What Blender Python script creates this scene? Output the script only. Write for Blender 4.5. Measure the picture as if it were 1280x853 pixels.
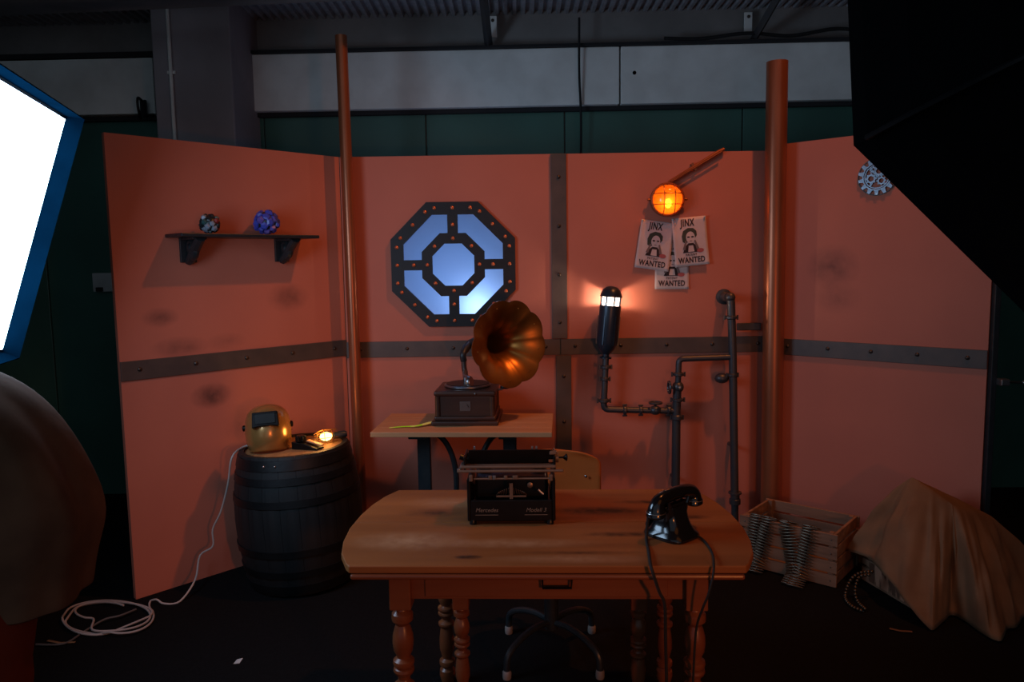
import bpy, bmesh, math, random
from math import pi, sin, cos, radians as R, sqrt, atan2
from mathutils import Vector as V, Matrix, Euler
random.seed(7)
for o in list(bpy.data.objects): bpy.data.objects.remove(o)
S = bpy.context.scene
COL = S.collection

# ---------------------------------------------------------------- camera
F_PX, PITCH, ROLL, CAM_H = 940.0, R(5.95), R(0.86), 1.67
FW = V((0, cos(PITCH), -sin(PITCH))); U0 = V((0, sin(PITCH), cos(PITCH))); R0 = V((1, 0, 0))
RT = R0*cos(ROLL) - U0*sin(ROLL); UP = U0*cos(ROLL) + R0*sin(ROLL)
CAM = V((0, 0, CAM_H))
cd = bpy.data.cameras.new('camera'); cam = bpy.data.objects.new('camera', cd); COL.objects.link(cam)
cd.sensor_width = 36.0; cd.lens = 36.0*F_PX/1280.0; cd.clip_start = 0.05
m3 = Matrix((RT, UP, -FW)).transposed()
cam.matrix_world = Matrix.Translation(CAM) @ m3.to_4x4()
S.camera = cam
def ray(x, y): return FW + RT*((x-640)/F_PX) - UP*((y-426.5)/F_PX)
def fl(x, y, z=0.0):
    r = ray(x, y); return CAM + r*((z-CAM_H)/r.z)
def aty(x, y, Y):
    r = ray(x, y); return CAM + r*(Y/r.y)
def onpl(x, y, P, n):
    r = ray(x, y); return CAM + r*((V(P)-CAM).dot(n)/r.dot(n))

# ---------------------------------------------------------------- world, lights, exposure
S.view_settings.view_transform = 'Standard'; S.view_settings.look = 'None'
S.view_settings.exposure = 0.0; S.view_settings.gamma = 1.0; S.view_settings.use_curve_mapping = False
W = bpy.data.worlds.new('world'); S.world = W; W.use_nodes = True
W.node_tree.nodes['Background'].inputs[0].default_value = (0.62, 0.80, 1.0, 1)
W.node_tree.nodes['Background'].inputs[1].default_value = 0.23
SOFTBOX_EMIT = (9.8, (0.50, 0.72, 1.0))
OCTABOX_EMIT = (0.4, (1.0, 0.30, 0.07))
def lamp(name, kind, loc, power, col, size=0.05, target=None, angle=None, blend=0.3, sy=None):
    d = bpy.data.lights.new(name, kind); d.energy = power; d.color = col
    o = bpy.data.objects.new(name, d); COL.objects.link(o); o.location = loc
    if kind in ('POINT', 'SPOT'): d.shadow_soft_size = size
    if kind == 'AREA':
        d.size = size
        if sy: d.shape = 'RECTANGLE'; d.size_y = sy
    if kind == 'SPOT': d.spot_size = angle; d.spot_blend = blend
    if target is not None:
        o.rotation_euler = (V(target)-V(loc)).to_track_quat('-Z', 'Y').to_euler()
    return o
# warm stage lantern hung from the ceiling, up to the right of the set
lamp('stage_lantern_light', 'SPOT', (1.9, 3.0, 5.6), 350, (1.0, 0.29, 0.065), 0.08, (0.4, 4.5, 1.3), R(72), 1.0)
# second warm lantern on a low stand, behind and to the right of the camera
lamp('front_lantern_light', 'SPOT', (1.3, -0.6, 1.15), 85, (1.0, 0.27, 0.05), 0.08, (0.3, 2.6, 0.55), R(66), 1.0)
# blue white lamps standing behind the frosted window
lamp('window_spot_light', 'POINT', (-0.21, 4.73, 1.405), 1.6, (0.50, 0.68, 1.0), 0.05)
lamp('window_wash_light', 'AREA', (-0.35, 5.15, 1.5), 2.2, (0.26, 0.47, 1.0), 0.5, (-0.35, 4.6, 1.66))

# ---------------------------------------------------------------- materials
MATS = {}
def mat(name, col, rough=0.6, metal=0.0, col2=None, scale=6.0, bump=0.0, stretch=(1, 1, 1), detail=5.0, spec=0.5, coat=0.0, contrast=(0.35, 0.65)):
    m = bpy.data.materials.new(name); m.use_nodes = True; MATS[name] = m
    nt = m.node_tree; b = nt.nodes['Principled BSDF']
    b.inputs['Base Color'].default_value = (*col, 1); b.inputs['Roughness'].default_value = rough
    b.inputs['Metallic'].default_value = metal; b.inputs['Specular IOR Level'].default_value = spec
    b.inputs['Coat Weight'].default_value = coat; b.inputs['Coat Roughness'].default_value = 0.15
    if col2 is None: col2 = tuple(c*0.72 for c in col)
    tc = nt.nodes.new('ShaderNodeTexCoord'); mp = nt.nodes.new('ShaderNodeMapping')
    mp.inputs['Scale'].default_value = stretch
    nz = nt.nodes.new('ShaderNodeTexNoise'); nz.inputs['Scale'].default_value = scale; nz.inputs['Detail'].default_value = detail
    rp = nt.nodes.new('ShaderNodeMapRange'); rp.inputs[1].default_value = contrast[0]; rp.inputs[2].default_value = contrast[1]
    mx = nt.nodes.new('ShaderNodeMix'); mx.data_type = 'RGBA'
    mx.inputs[6].default_value = (*col, 1); mx.inputs[7].default_value = (*col2, 1)
    L = nt.links.new
    L(tc.outputs['Object'], mp.inputs['Vector']); L(mp.outputs[0], nz.inputs['Vector']); L(nz.outputs['Fac'], rp.inputs[0])
    L(rp.outputs[0], mx.inputs[0]); L(mx.outputs[2], b.inputs['Base Color'])
    if bump:
        bp = nt.nodes.new('ShaderNodeBump'); bp.inputs['Strength'].default_value = bump; bp.inputs['Distance'].default_value = 0.01
        L(nz.outputs['Fac'], bp.inputs['Height']); L(bp.outputs[0], b.inputs['Normal'])
    return m
def emis(name, col, strength):
    m = bpy.data.materials.new(name); m.use_nodes = True; nt = m.node_tree
    nt.nodes.remove(nt.nodes['Principled BSDF']); e = nt.nodes.new('ShaderNodeEmission')
    e.inputs[0].default_value = (*col, 1); e.inputs[1].default_value = strength
    nt.links.new(e.outputs[0], nt.nodes['Material Output'].inputs[0]); return m
def glassy(name, tcol, dcol, fac, ecol=None, estr=0.0):
    """lit lamp glass: part clear, part milky; optional glow of a lit lamp"""
    m = bpy.data.materials.new(name); m.use_nodes = True; nt = m.node_tree; L = nt.links.new
    nt.nodes.remove(nt.nodes['Principled BSDF'])
    t = nt.nodes.new('ShaderNodeBsdfTransparent'); t.inputs[0].default_value = (*tcol, 1)
    d = nt.nodes.new('ShaderNodeBsdfTranslucent'); d.inputs[0].default_value = (*dcol, 1)
    x = nt.nodes.new('ShaderNodeMixShader'); x.inputs[0].default_value = fac
    L(t.outputs[0], x.inputs[1]); L(d.outputs[0], x.inputs[2]); out = x.outputs[0]
    g = nt.nodes.new('ShaderNodeBsdfGlossy'); g.inputs['Roughness'].default_value = 0.15
    x2 = nt.nodes.new('ShaderNodeMixShader'); x2.inputs[0].default_value = 0.05
    L(out, x2.inputs[1]); L(g.outputs[0], x2.inputs[2]); out = x2.outputs[0]
    if estr:
        e = nt.nodes.new('ShaderNodeEmission'); e.inputs[0].default_value = (*ecol, 1); e.inputs[1].default_value = estr
        a = nt.nodes.new('ShaderNodeAddShader'); L(out, a.inputs[0]); L(e.outputs[0], a.inputs[1]); out = a.outputs[0]
    L(out, nt.nodes['Material Output'].inputs[0]); return m
def paint_mat(name, smudges):
    """salmon set paint with soot smudges: (x, z, rx, rz, strength) in board coordinates"""
    m = mat(name, (0.55, 0.174, 0.113), 0.62, col2=(0.505, 0.158, 0.103), scale=2.2, spec=0.3)
    nt = m.node_tree; b = nt.nodes['Principled BSDF']; L = nt.links.new
    cur = b.inputs['Base Color'].links[0].from_socket
    tc = nt.nodes.new('ShaderNodeTexCoord')
    nz = nt.nodes.new('ShaderNodeTexNoise'); nz.inputs['Scale'].default_value = 14; nz.inputs['Detail'].default_value = 3
    L(tc.outputs['Object'], nz.inputs['Vector'])
    for (sx, sz, rx, rz, st) in smudges:
        mp = nt.nodes.new('ShaderNodeMapping'); mp.vector_type = 'POINT'
        mp.inputs['Location'].default_value = (-sx/rx, 0, -sz/rz); mp.inputs['Scale'].default_value = (1/rx, 0, 1/rz)
        L(tc.outputs['Object'], mp.inputs['Vector'])
        gr = nt.nodes.new('ShaderNodeTexGradient'); gr.gradient_type = 'SPHERICAL'; L(mp.outputs[0], gr.inputs[0])
        mu = nt.nodes.new('ShaderNodeMath'); mu.operation = 'MULTIPLY'; L(gr.outputs['Fac'], mu.inputs[0]); L(nz.outputs['Fac'], mu.inputs[1])
        m2 = nt.nodes.new('ShaderNodeMath'); m2.operation = 'MULTIPLY'; m2.use_clamp = True
        L(mu.outputs[0], m2.inputs[0]); m2.inputs[1].default_value = st*1.25
        mx = nt.nodes.new('ShaderNodeMix'); mx.data_type = 'RGBA'
        L(m2.outputs[0], mx.inputs[0]); L(cur, mx.inputs[6]); mx.inputs[7].default_value = (0.06, 0.03, 0.028, 1)
        cur = mx.outputs[2]
    L(cur, b.inputs['Base Color'])
    return m
def stains(m, spots, col, ax=(0, 1)):
    # dark worn spots: (u, v, ru, rv, strength) in the object's own coordinates
    nt = m.node_tree; b = nt.nodes['Principled BSDF']; L = nt.links.new; cur = b.inputs['Base Color'].links[0].from_socket
    tc = nt.nodes.new('ShaderNodeTexCoord'); nz = nt.nodes.new('ShaderNodeTexNoise'); nz.inputs['Scale'].default_value = 30
    L(tc.outputs['Object'], nz.inputs['Vector'])
    for (u, v, ru, rv, st) in spots:
        mp = nt.nodes.new('ShaderNodeMapping'); lo = [0, 0, 0]; sc = [0, 0, 0]
        lo[ax[0]] = -u/ru; sc[ax[0]] = 1/ru; lo[ax[1]] = -v/rv; sc[ax[1]] = 1/rv
        mp.inputs['Location'].default_value = lo; mp.inputs['Scale'].default_value = sc; L(tc.outputs['Object'], mp.inputs['Vector'])
        gr = nt.nodes.new('ShaderNodeTexGradient'); gr.gradient_type = 'SPHERICAL'; L(mp.outputs[0], gr.inputs[0])
        mu = nt.nodes.new('ShaderNodeMath'); mu.operation = 'MULTIPLY'; L(gr.outputs['Fac'], mu.inputs[0]); L(nz.outputs['Fac'], mu.inputs[1])
        m2 = nt.nodes.new('ShaderNodeMath'); m2.operation = 'MULTIPLY'; m2.use_clamp = True; L(mu.outputs[0], m2.inputs[0]); m2.inputs[1].default_value = st*2
        mx = nt.nodes.new('ShaderNodeMix'); mx.data_type = 'RGBA'; L(m2.outputs[0], mx.inputs[0]); L(cur, mx.inputs[6]); mx.inputs[7].default_value = (*col, 1); cur = mx.outputs[2]
    L(cur, b.inputs['Base Color'])
def wood(name, c1, c2, rough=0.55, sc=5.0, axis=0, bump=0.15, spec=0.4, contrast=(0.3, 0.7)):
    st = [6, 6, 6]; st[axis] = 0.6
    return mat(name, c1, rough, col2=c2, scale=sc, stretch=tuple(st), bump=bump, detail=6, spec=spec, contrast=contrast)
floor_m = mat('floor_carpet', (0.006, 0.0058, 0.0062), 0.95, scale=60, bump=0.3, spec=0.1)
green_m = mat('green_wall_paint', (0.045, 0.14, 0.105), 0.4, scale=1.5)
grey_m = mat('grey_plaster', (0.27, 0.245, 0.23), 0.85, scale=3)
col_m = mat('column_paint', (0.36, 0.32, 0.34), 0.7, scale=2)
beam_m = mat('pale_concrete', (0.84, 0.84, 0.80), 0.8, col2=(0.72, 0.71, 0.67), scale=5, bump=0.15)
ceil_m = mat('ceiling_deck', (0.46, 0.45, 0.48), 0.5, 0.1, scale=20)
dark_m = mat('dark_wall', (0.022, 0.021, 0.023), 0.9, scale=2)
black_m = mat('black_cloth', (0.0025, 0.0025, 0.003), 0.95, spec=0.02)
blackmetal = mat('black_metal', (0.012, 0.012, 0.014), 0.35, 0.6, scale=30)
strap_m = mat('steel_strap_paint', (0.105, 0.078, 0.066), 0.5, 0.25, col2=(0.08, 0.062, 0.055), scale=9)
bolt_m = mat('bolt_steel', (0.09, 0.07, 0.06), 0.35, 0.7)
copper_m = mat('copper_paint', (0.42, 0.13, 0.055), 0.33, 0.55, col2=(0.32, 0.095, 0.04), scale=4, stretch=(3, 3, 0.6))
frame_m = mat('window_frame_black', (0.012, 0.013, 0.016), 0.55, 0.2)
copperbolt = mat('copper_bolt', (0.75, 0.22, 0.10), 0.35, 0.6)
pane_m = glassy('frosted_pane', (0.8, 0.9, 1), (0.80, 0.88, 1.0), 0.97)
iron_m = mat('dark_iron', (0.022, 0.030, 0.036), 0.40, 0.4, col2=(0.035, 0.038, 0.042), scale=25, bump=0.1)
pipe_m = mat('dark_pipe', (0.055, 0.058, 0.068), 0.40, 0.4, col2=(0.07, 0.062, 0.06), scale=15, bump=0.1)
bell_m = mat('wall_lamp_metal', (0.028, 0.042, 0.062), 0.32, 0.4, scale=10)
wtop = wood('old_table_wood', (0.29, 0.098, 0.027), (0.17, 0.054, 0.015), 0.55, 1.3, 0, 0.2, spec=0.2, contrast=(0.3, 0.75))
stains(wtop, [(-0.24, -0.315, 0.05, 0.02, 1.6), (0.20, 0.12, 0.22, 0.05, 1.3), (0.42, 0.22, 0.18, 0.03, 1.2), (-0.10, 0.03, 0.30, 0.04, 0.7), (0.27, -0.12, 0.16, 0.03, 1.0), (-0.40, 0.10, 0.14, 0.05, 0.7), (0.50, 0.05, 0.10, 0.03, 1.2), (0.10, -0.28, 0.25, 0.02, 0.6)], (0.035, 0.012, 0.005))
stains(wtop, [(-0.45, -0.18, 0.22, 0.10, 0.8), (-0.1, -0.2, 0.30, 0.05, 0.7), (-0.35, 0.22, 0.20, 0.08, 0.6), (0.1, -0.33, 0.3, 0.04, 0.6)], (0.38, 0.20, 0.10))
wfrm = wood('red_table_wood', (0.21, 0.06, 0.022), (0.15, 0.04, 0.016), 0.32, 3.0, 0, 0.1)
wside = wood('side_table_wood', (0.50, 0.25, 0.115), (0.42, 0.20, 0.09), 0.5, 3.0, 0, 0.08)
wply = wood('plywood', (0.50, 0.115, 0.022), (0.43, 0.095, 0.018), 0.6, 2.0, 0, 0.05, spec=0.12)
wstave = wood('dark_stave', (0.012, 0.012, 0.0125), (0.006, 0.006, 0.0065), 0.6, 4.0, 2, 0.3)
hoop_m = mat('barrel_hoop', (0.014, 0.014, 0.015), 0.45, 0.5, scale=12, bump=0.2)
wlid = wood('barrel_lid_wood', (0.38, 0.19, 0.07), (0.26, 0.12, 0.045), 0.6, 4.0, 1, 0.2)
wcrate = wood('crate_wood', (0.30, 0.165, 0.10), (0.16, 0.085, 0.05), 0.75, 4.0, 0, 0.4)
gram_m = wood('gramophone_wood', (0.06, 0.026, 0.016), (0.04, 0.016, 0.011), 0.35, 4.0, 0, 0.1)
brass_m = mat('horn_brass', (0.40, 0.17, 0.035), 0.36, 0.85, col2=(0.26, 0.10, 0.02), scale=5)
chrome_m = mat('dull_chrome', (0.35, 0.34, 0.34), 0.28, 0.9)
gold_m = mat('gold_paint', (0.48, 0.25, 0.075), 0.26, 0.55, col2=(0.40, 0.20, 0.06), scale=9, coat=0.4)
darkglass = mat('dark_visor', (0.02, 0.026, 0.028), 0.15, 0.0)
enamel_m = mat('black_enamel', (0.006, 0.005, 0.005), 0.32, 0.0, scale=30, spec=0.22)
brown_steel = mat('bare_steel_brown', (0.24, 0.16, 0.115), 0.38, 0.6)
letter_m = mat('pale_lettering', (0.22, 0.17, 0.13), 0.5)
bakelite = mat('bakelite', (0.008, 0.008, 0.009), 0.16, 0.0, spec=0.6)
cord_m = mat('black_cord', (0.010, 0.009, 0.009), 0.8, scale=80, bump=0.3)
paper_m = mat('poster_paper', (0.62, 0.49, 0.47), 0.85, col2=(0.56, 0.43, 0.41), scale=12)
ink_m = mat('poster_ink', (0.055, 0.035, 0.035), 0.8, spec=0.1)
inkgrey = mat('poster_grey_ink', (0.24, 0.17, 0.16), 0.8, spec=0.1)
inkgreen = mat('poster_green_ink', (0.07, 0.072, 0.055), 0.8, spec=0.1)
stamp_m = mat('red_stamp', (0.50, 0.13, 0.13), 0.8, spec=0.1)
white_m = mat('white_plastic', (0.55, 0.54, 0.52), 0.5)
cable_m = mat('white_cable', (0.50, 0.42, 0.38), 0.5)
silver_m = mat('silver_relief', (0.25, 0.30, 0.36), 0.35, 0.6, scale=30)
canvas_m = mat('brown_canvas', (0.20, 0.115, 0.062), 0.85, col2=(0.155, 0.086, 0.046), scale=7, bump=0.35, spec=0.2)
cart_m = mat('cartridge_brass', (0.10, 0.07, 0.045), 0.38, 0.7)
bullet_m = mat('cartridge_link', (0.02, 0.02, 0.022), 0.4, 0.7)
bead_m = mat('metal_bead', (0.10, 0.075, 0.05), 0.35, 0.8)
skin_m = mat('skin', (0.45, 0.23, 0.16), 0.5)
hair_m = mat('hair', (0.02, 0.012, 0.008), 0.6)
coat_m = mat('brown_coat', (0.16, 0.082, 0.048), 0.9, col2=(0.10, 0.050, 0.030), scale=6, bump=0.6, spec=0.15)
trouser_m = mat('red_brown_trousers', (0.20, 0.026, 0.010), 0.9, spec=0.15)
shoe_m = mat('dark_shoe', (0.015, 0.012, 0.01), 0.5)
lip_m = mat('softbox_lip_fabric', (0.0008, 0.012, 0.028), 0.9, spec=0.0)
green_plastic = mat('neon_plastic', (0.42, 0.95, 0.02), 0.5, col2=(0.85, 0.85, 0.20), scale=14, contrast=(0.45, 0.55))

# ---------------------------------------------------------------- mesh builder
class MB:
    def __init__(s): s.v = []; s.f = []
    def add(s, vs, fs, M=None):
        n = len(s.v)
        s.v += [tuple(M @ V(p)) if M is not None else tuple(p) for p in vs]
        s.f += [tuple(i+n for i in f) for f in fs]; return s
    def box(s, c, d, M=None, rot=None):
        hx, hy, hz = d[0]/2, d[1]/2, d[2]/2
        vs = [V((x, y, z)) for x in (-hx, hx) for y in (-hy, hy) for z in (-hz, hz)]
        if rot is not None:
            E_ = Euler(rot).to_matrix(); vs = [E_ @ p for p in vs]
        vs = [p + V(c) for p in vs]
        return s.add(vs, [(0, 1, 3, 2), (4, 6, 7, 5), (0, 4, 5, 1), (2, 3, 7, 6), (0, 2, 6, 4), (1, 5, 7, 3)], M)
    def prism(s, poly, a, b, axis='z', M=None):
        """poly of 2-D points extruded from a to b along axis (z: xy, y: xz, x: yz)"""
        f = {'z': lambda p, t: (p[0], p[1], t), 'y': lambda p, t: (p[0], t, p[1]), 'x': lambda p, t: (t, p[0], p[1])}[axis]
        n = len(poly); vs = [f(p, a) for p in poly] + [f(p, b) for p in poly]
        fs = [tuple(range(n)), tuple(range(2*n-1, n-1, -1))] + [(i, i+n, (i+1) % n+n, (i+1) % n) for i in range(n)]
        return s.add(vs, fs, M)
    def lathe(s, prof, seg=24, M=None, cap=True, mod=None):
        vs, fs = [], []
        for k, (r, z) in enumerate(prof):
            for i in range(seg):
                a = 2*pi*i/seg; rr = r*(mod(a, k) if mod else 1)
                vs.append((rr*cos(a), rr*sin(a), z))
        for k in range(len(prof)-1):
            for i in range(seg):
                j = (i+1) % seg; fs.append((k*seg+i, k*seg+j, (k+1)*seg+j, (k+1)*seg+i))
        if cap:
            fs.append(tuple(range(seg-1, -1, -1))); n = (len(prof)-1)*seg; fs.append(tuple(range(n, n+seg)))
        return s.add(vs, fs, M)
    def tube(s, pts, r, seg=10, closed=False, cap=True, flat=None, M=None):
        pts = [V(p) for p in pts]; n = len(pts); vs, fs = [], []
        rs = r if isinstance(r, (list, tuple)) else [r]*n
        def tang(i):
            a = pts[(i-1) % n] if (closed or i > 0) else pts[i]; b = pts[(i+1) % n] if (closed or i < n-1) else pts[i]
            return (b-a).normalized()
        t = tang(0); up = V((0, 0, 1)) if abs(t.z) < 0.9 else V((1, 0, 0)); nx = t.cross(up).normalized()
        for i in range(n):
            t2 = tang(i); q = t.rotation_difference(t2); nx = (q @ nx); nx = (nx - t2*nx.dot(t2)).normalized(); t = t2
            ny = t.cross(nx)
            for k in range(seg):
                a = 2*pi*k/seg; e = flat or 1.0
                vs.append(pts[i] + nx*(rs[i]*cos(a)) + ny*(rs[i]*e*sin(a)))
        m = n if closed else n-1
        for i in range(m):
            for k in range(seg):
                k2 = (k+1) % seg; j = (i+1) % n
                fs.append((i*seg+k, i*seg+k2, j*seg+k2, j*seg+k))
        if cap and not closed:
            fs.append(tuple(range(seg-1, -1, -1))); fs.append(tuple(range((n-1)*seg, n*seg)))
        return s.add(vs, fs, M)
    def ball(s, c, r, seg=12, rings=8, sc=(1, 1, 1), M=None):
        vs, fs = [(c[0], c[1], c[2]-r*sc[2])], []
        for k in range(1, rings):
            p = -pi/2 + pi*k/rings
            for i in range(seg):
                a = 2*pi*i/seg
                vs.append((c[0]+r*sc[0]*cos(p)*cos(a), c[1]+r*sc[1]*cos(p)*sin(a), c[2]+r*sc[2]*sin(p)))
        vs.append((c[0], c[1], c[2]+r*sc[2])); t = len(vs)-1
        for i in range(seg):
            j = (i+1) % seg; fs.append((0, 1+j, 1+i)); b = 1+(rings-2)*seg; fs.append((t, b+i, b+j))
            for k in range(rings-2): fs.append((1+k*seg+i, 1+k*seg+j, 1+(k+1)*seg+j, 1+(k+1)*seg+i))
        return s.add(vs, fs, M)
    def loft(s, rings, closed=True, cap=True):
        n = len(rings[0]); vs = [p for r in rings for p in r]; fs = []
        for k in range(len(rings)-1):
            for i in range(n if closed else n-1):
                j = (i+1) % n; fs.append((k*n+i, k*n+j, (k+1)*n+j, (k+1)*n+i))
        if cap and closed:
            fs.append(tuple(range(n-1, -1, -1))); fs.append(tuple(range((len(rings)-1)*n, len(rings)*n)))
        return s.add(vs, fs)
    def mesh(s, name, m, smooth=35):
        me = bpy.data.meshes.new(name); me.from_pydata([tuple(p) for p in s.v], [], s.f)
        bm = bmesh.new(); bm.from_mesh(me); bmesh.ops.recalc_face_normals(bm, faces=bm.faces); bm.to_mesh(me); bm.free()
        me.materials.append(m)
        if smooth:
            me.shade_smooth(); me.set_sharp_from_angle(angle=R(smooth))
        return me
    def build(s, name, m, parent=None, smooth=35, bevel=0, loc=None, rot=None, seg=2):
        o = bpy.data.objects.new(name, s.mesh(name, m, smooth)); COL.objects.link(o)
        if parent: o.parent = parent
        if loc is not None: o.location = loc
        if rot is not None: o.rotation_euler = rot
        if bevel:
            b = o.modifiers.new('bevel', 'BEVEL'); b.width = bevel; b.segments = seg; b.limit_method = 'ANGLE'; b.angle_limit = R(40)
        return o
def inst(name, me, parent, loc=(0, 0, 0), rot=(0, 0, 0), scale=None):
    o = bpy.data.objects.new(name, me); COL.objects.link(o); o.parent = parent; o.location = loc; o.rotation_euler = rot
    if scale: o.scale = scale
    return o
def tag(o, label=None, cat=None, group=None, kind=None):
    if label: o['label'] = label
    if cat: o['category'] = cat
    if group: o['group'] = group
    if kind: o['kind'] = kind
    return o
def thing(name, label, cat, loc=(0, 0, 0), rot=(0, 0, 0), group=None):
    o = bpy.data.objects.new(name, None); COL.objects.link(o); o.empty_display_size = 0.05
    o.location = loc; o.rotation_euler = rot if isinstance(rot, (tuple, list)) else (0, 0, rot)
    return tag(o, label, cat, group)
def dirM(p, d):
    """matrix that takes +z to direction d, at p"""
    return Matrix.Translation(V(p)) @ V(d).to_track_quat('Z', 'Y').to_matrix().to_4x4()
def smoothpath(pts, n=8):
    pts = [V(p) for p in pts]; out = []
    for i in range(len(pts)-1):
        p0 = pts[max(i-1, 0)]; p1 = pts[i]; p2 = pts[i+1]; p3 = pts[min(i+2, len(pts)-1)]
        for k in range(n):
            t = k/n
            out.append(0.5*((2*p1)+(p2-p0)*t+(2*p0-5*p1+4*p2-p3)*t*t+(3*p1-p0-3*p2+p3)*t**3))
    out.append(pts[-1]); return out
def text_mesh(body, size, m, extrude=0.0004, shear=0.0, space=1.0, bold=0.0):
    c = bpy.data.curves.new('lettering', 'FONT'); c.body = body; c.size = size; c.extrude = extrude
    c.align_x = 'CENTER'; c.align_y = 'CENTER'; c.shear = shear; c.offset = bold; c.space_character = space; c.resolution_u = 3
    o = bpy.data.objects.new('tmp', c); COL.objects.link(o)
    bpy.context.view_layer.update()
    me = bpy.data.meshes.new_from_object(o.evaluated_get(bpy.context.evaluated_depsgraph_get()))
    bpy.data.objects.remove(o); bpy.data.curves.remove(c)
    me.materials.clear(); me.materials.append(m); return me
def octagon(r_in, n=8):
    Rv = r_in/cos(pi/8); return [(Rv*cos(pi/8+k*pi/4), Rv*sin(pi/8+k*pi/4)) for k in range(8)]
dome = MB().lathe([(0.011, 0), (0.011, 0.003), (0.009, 0.006), (0.004, 0.0085), (0.0005, 0.009)], 10).mesh('bolt', bolt_m)
OUT = (pi/2, 0, 0)      # turns +z to -y (towards the camera side of a board)

# ================================================================ SETTING
def struct(o): o['kind'] = 'structure'; return o
fb = MB(); fb.box((0, 2.0, -0.05), (9.6, 8.4, 0.1)); struct(fb.build('floor', floor_m, smooth=0))
WY0, WY1 = 5.52, 5.30                    # back wall slightly askew: y at x=-4.6 and x=4.0
def wy(x): return WY0 + (WY1-WY0)*(x+4.6)/8.6
wang = atan2(WY1-WY0, 8.6)
wb = MB(); wb.box((-0.3, 0.06+wy(-0.3), 3.0), (8.8, 0.12, 6.0), rot=(0, 0, wang))
wall = struct(wb.build('wall_back', grey_m, smooth=0))
# green metal sheets on the lower wall
xs = [-4.55, -3.35, -1.72, -0.58, 0.39, 1.62, 2.75, 3.9]
for a, b in zip(xs[:-1], xs[1:]):
    c = (a+b)/2; MB().box((c, wy(c)-0.012, 1.365), (b-a-0.008, 0.022, 2.73), rot=(0, 0, wang)).build('wall_sheet', green_m, wall, 0, bevel=0.004)
# pale concrete beam
tr = bpy.data.objects.new('trim_1', None); COL.objects.link(tr); struct(tr)
for a, b, z0, z1 in [(-4.5, -2.44, 2.735, 3.11), (-1.80, 0.76, 2.735, 3.115), (0.765, 3.9, 2.735, 3.115)]:
    c = (a+b)/2; o = MB().box((c, wy(c)-0.06, (z0+z1)/2), (b-a-0.004, 0.12, z1-z0), rot=(0, 0, wang)).build('beam_block', beam_m, tr, 0, bevel=0.006)
for px, py, r in [(793, 91, 0.013), (819, 92, 0.006)]:
    p = aty(px, py, wy(0.8)-0.121); MB().lathe([(r, 0), (r, 0.002)], 12, dirM(p, (0, -1, 0))).build('drill_hole', black_m, tr)
p0 = aty(330, 70, wy(-1.7)-0.13); p1 = aty(1055, 48, wy(2.2)-0.13)
tr2 = struct(MB().box((0.95, wy(0.95)-0.075, 3.125), (5.9, 0.15, 0.018), rot=(0, 0, wang)).build('trim_2', dark_m))
tr3 = struct(MB().box((0.95, wy(0.95)-0.035, 2.72), (5.9, 0.07, 0.028), rot=(0, 0, wang)).build('trim_3', dark_m))
tr4 = struct(MB().box((-3.5, wy(-3.5)-0.035, 2.715), (2.1, 0.07, 0.028), rot=(0, 0, wang)).build('trim_4', dark_m))
tr5 = struct(MB().box((-3.5, wy(-3.5)-0.05, 3.14), (2.1, 0.10, 0.035), rot=(0, 0, wang)).build('trim_5', dark_m))
# column between the bays
cl = MB().box((-2.0, 5.20, 1.72), (0.50, 0.55, 3.44)); struct(cl.build('wall_column', col_m, smooth=0, bevel=0.01))
dp = MB().box((-2.36, 5.34, 1.72), (0.09, 0.12, 3.44)); struct(dp.build('wall_joint', black_m, smooth=0))
# ceiling deck: corrugated sheet, ridges running towards the camera, with a concrete lip near the left
cb = MB(); n = 170; ring0, ring1 = [], []
prof = [(0, 0), (0.022, 0), (0.030, 0.028), (0.052, 0.028)]
x = -4.7
while x < 4.2:
    for dx, dz in prof: ring0.append((x+dx, 4.52, 3.39+dz)); ring1.append((x+dx, 5.6, 3.37+dz))
    x += 0.06
cb.loft([ring0, ring1], closed=False, cap=False)
struct(cb.build('ceiling', ceil_m, smooth=0))
struct(MB().box((-0.3, 1.6, 6.05), (9.0, 8.2, 0.10)).build('ceiling_slab', dark_m, smooth=0))
struct(MB().box((-4.75, 1.9, 3.0), (0.1, 7.6, 6.0)).build('wall_left', dark_m, smooth=0))
struct(MB().box((3.75, 1.9, 3.0), (0.1, 7.0, 6.0)).build('wall_right', dark_m, smooth=0))
# ceiling duct / lip at the top left
duct = thing('cable_tray', 'brownish steel cable tray running under the ceiling, left of the brackets', 'cable tray', (-2.2, 4.45, 3.185), (0, R(-1.6), 0))
MB().box((0, 0, 0), (3.2, 0.30, 0.012)).build('tray_base', grey_m, duct, 0)
for sy in (-0.15, 0.15): MB().box((0, sy, 0.03), (3.2, 0.008, 0.07)).build('tray_side', grey_m, duct, 0)
for k in range(3):
    MB().tube([(-1.3+k, 0, 0), (-1.3+k, 0, 0.22)], 0.006, 8).build('hanger_rod', blackmetal, duct)
# brackets from wall to ceiling
for bx, lab in ((604, 'slanted steel ceiling bracket with pale foot plate, above the octagonal window'), (924, 'slanted steel ceiling bracket with pale foot plate, above the thick copper pole')):
    p = aty(bx+12, 42, 5.28); t = thing('ceiling_bracket', lab, 'bracket', (p.x, 5.28, 3.135), 0, 'ceiling brackets')
    MB().box((0.0, 0.02, 0.13), (0.055, 0.012, 0.14)).build('foot_plate', beam_m, t, 0, bevel=0.003)
    inst('bolt', dome, t, (0.0, 0.012, 0.17), OUT)
    sgn = -1 if bx < 700 else 1
    MB().tube([(0.0-0.03*sgn*-1, 0.0, 0.01), (sgn*0.06, -0.9, 0.30)], 0.028, 4).build('strut', pipe_m, t, 0)
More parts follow.
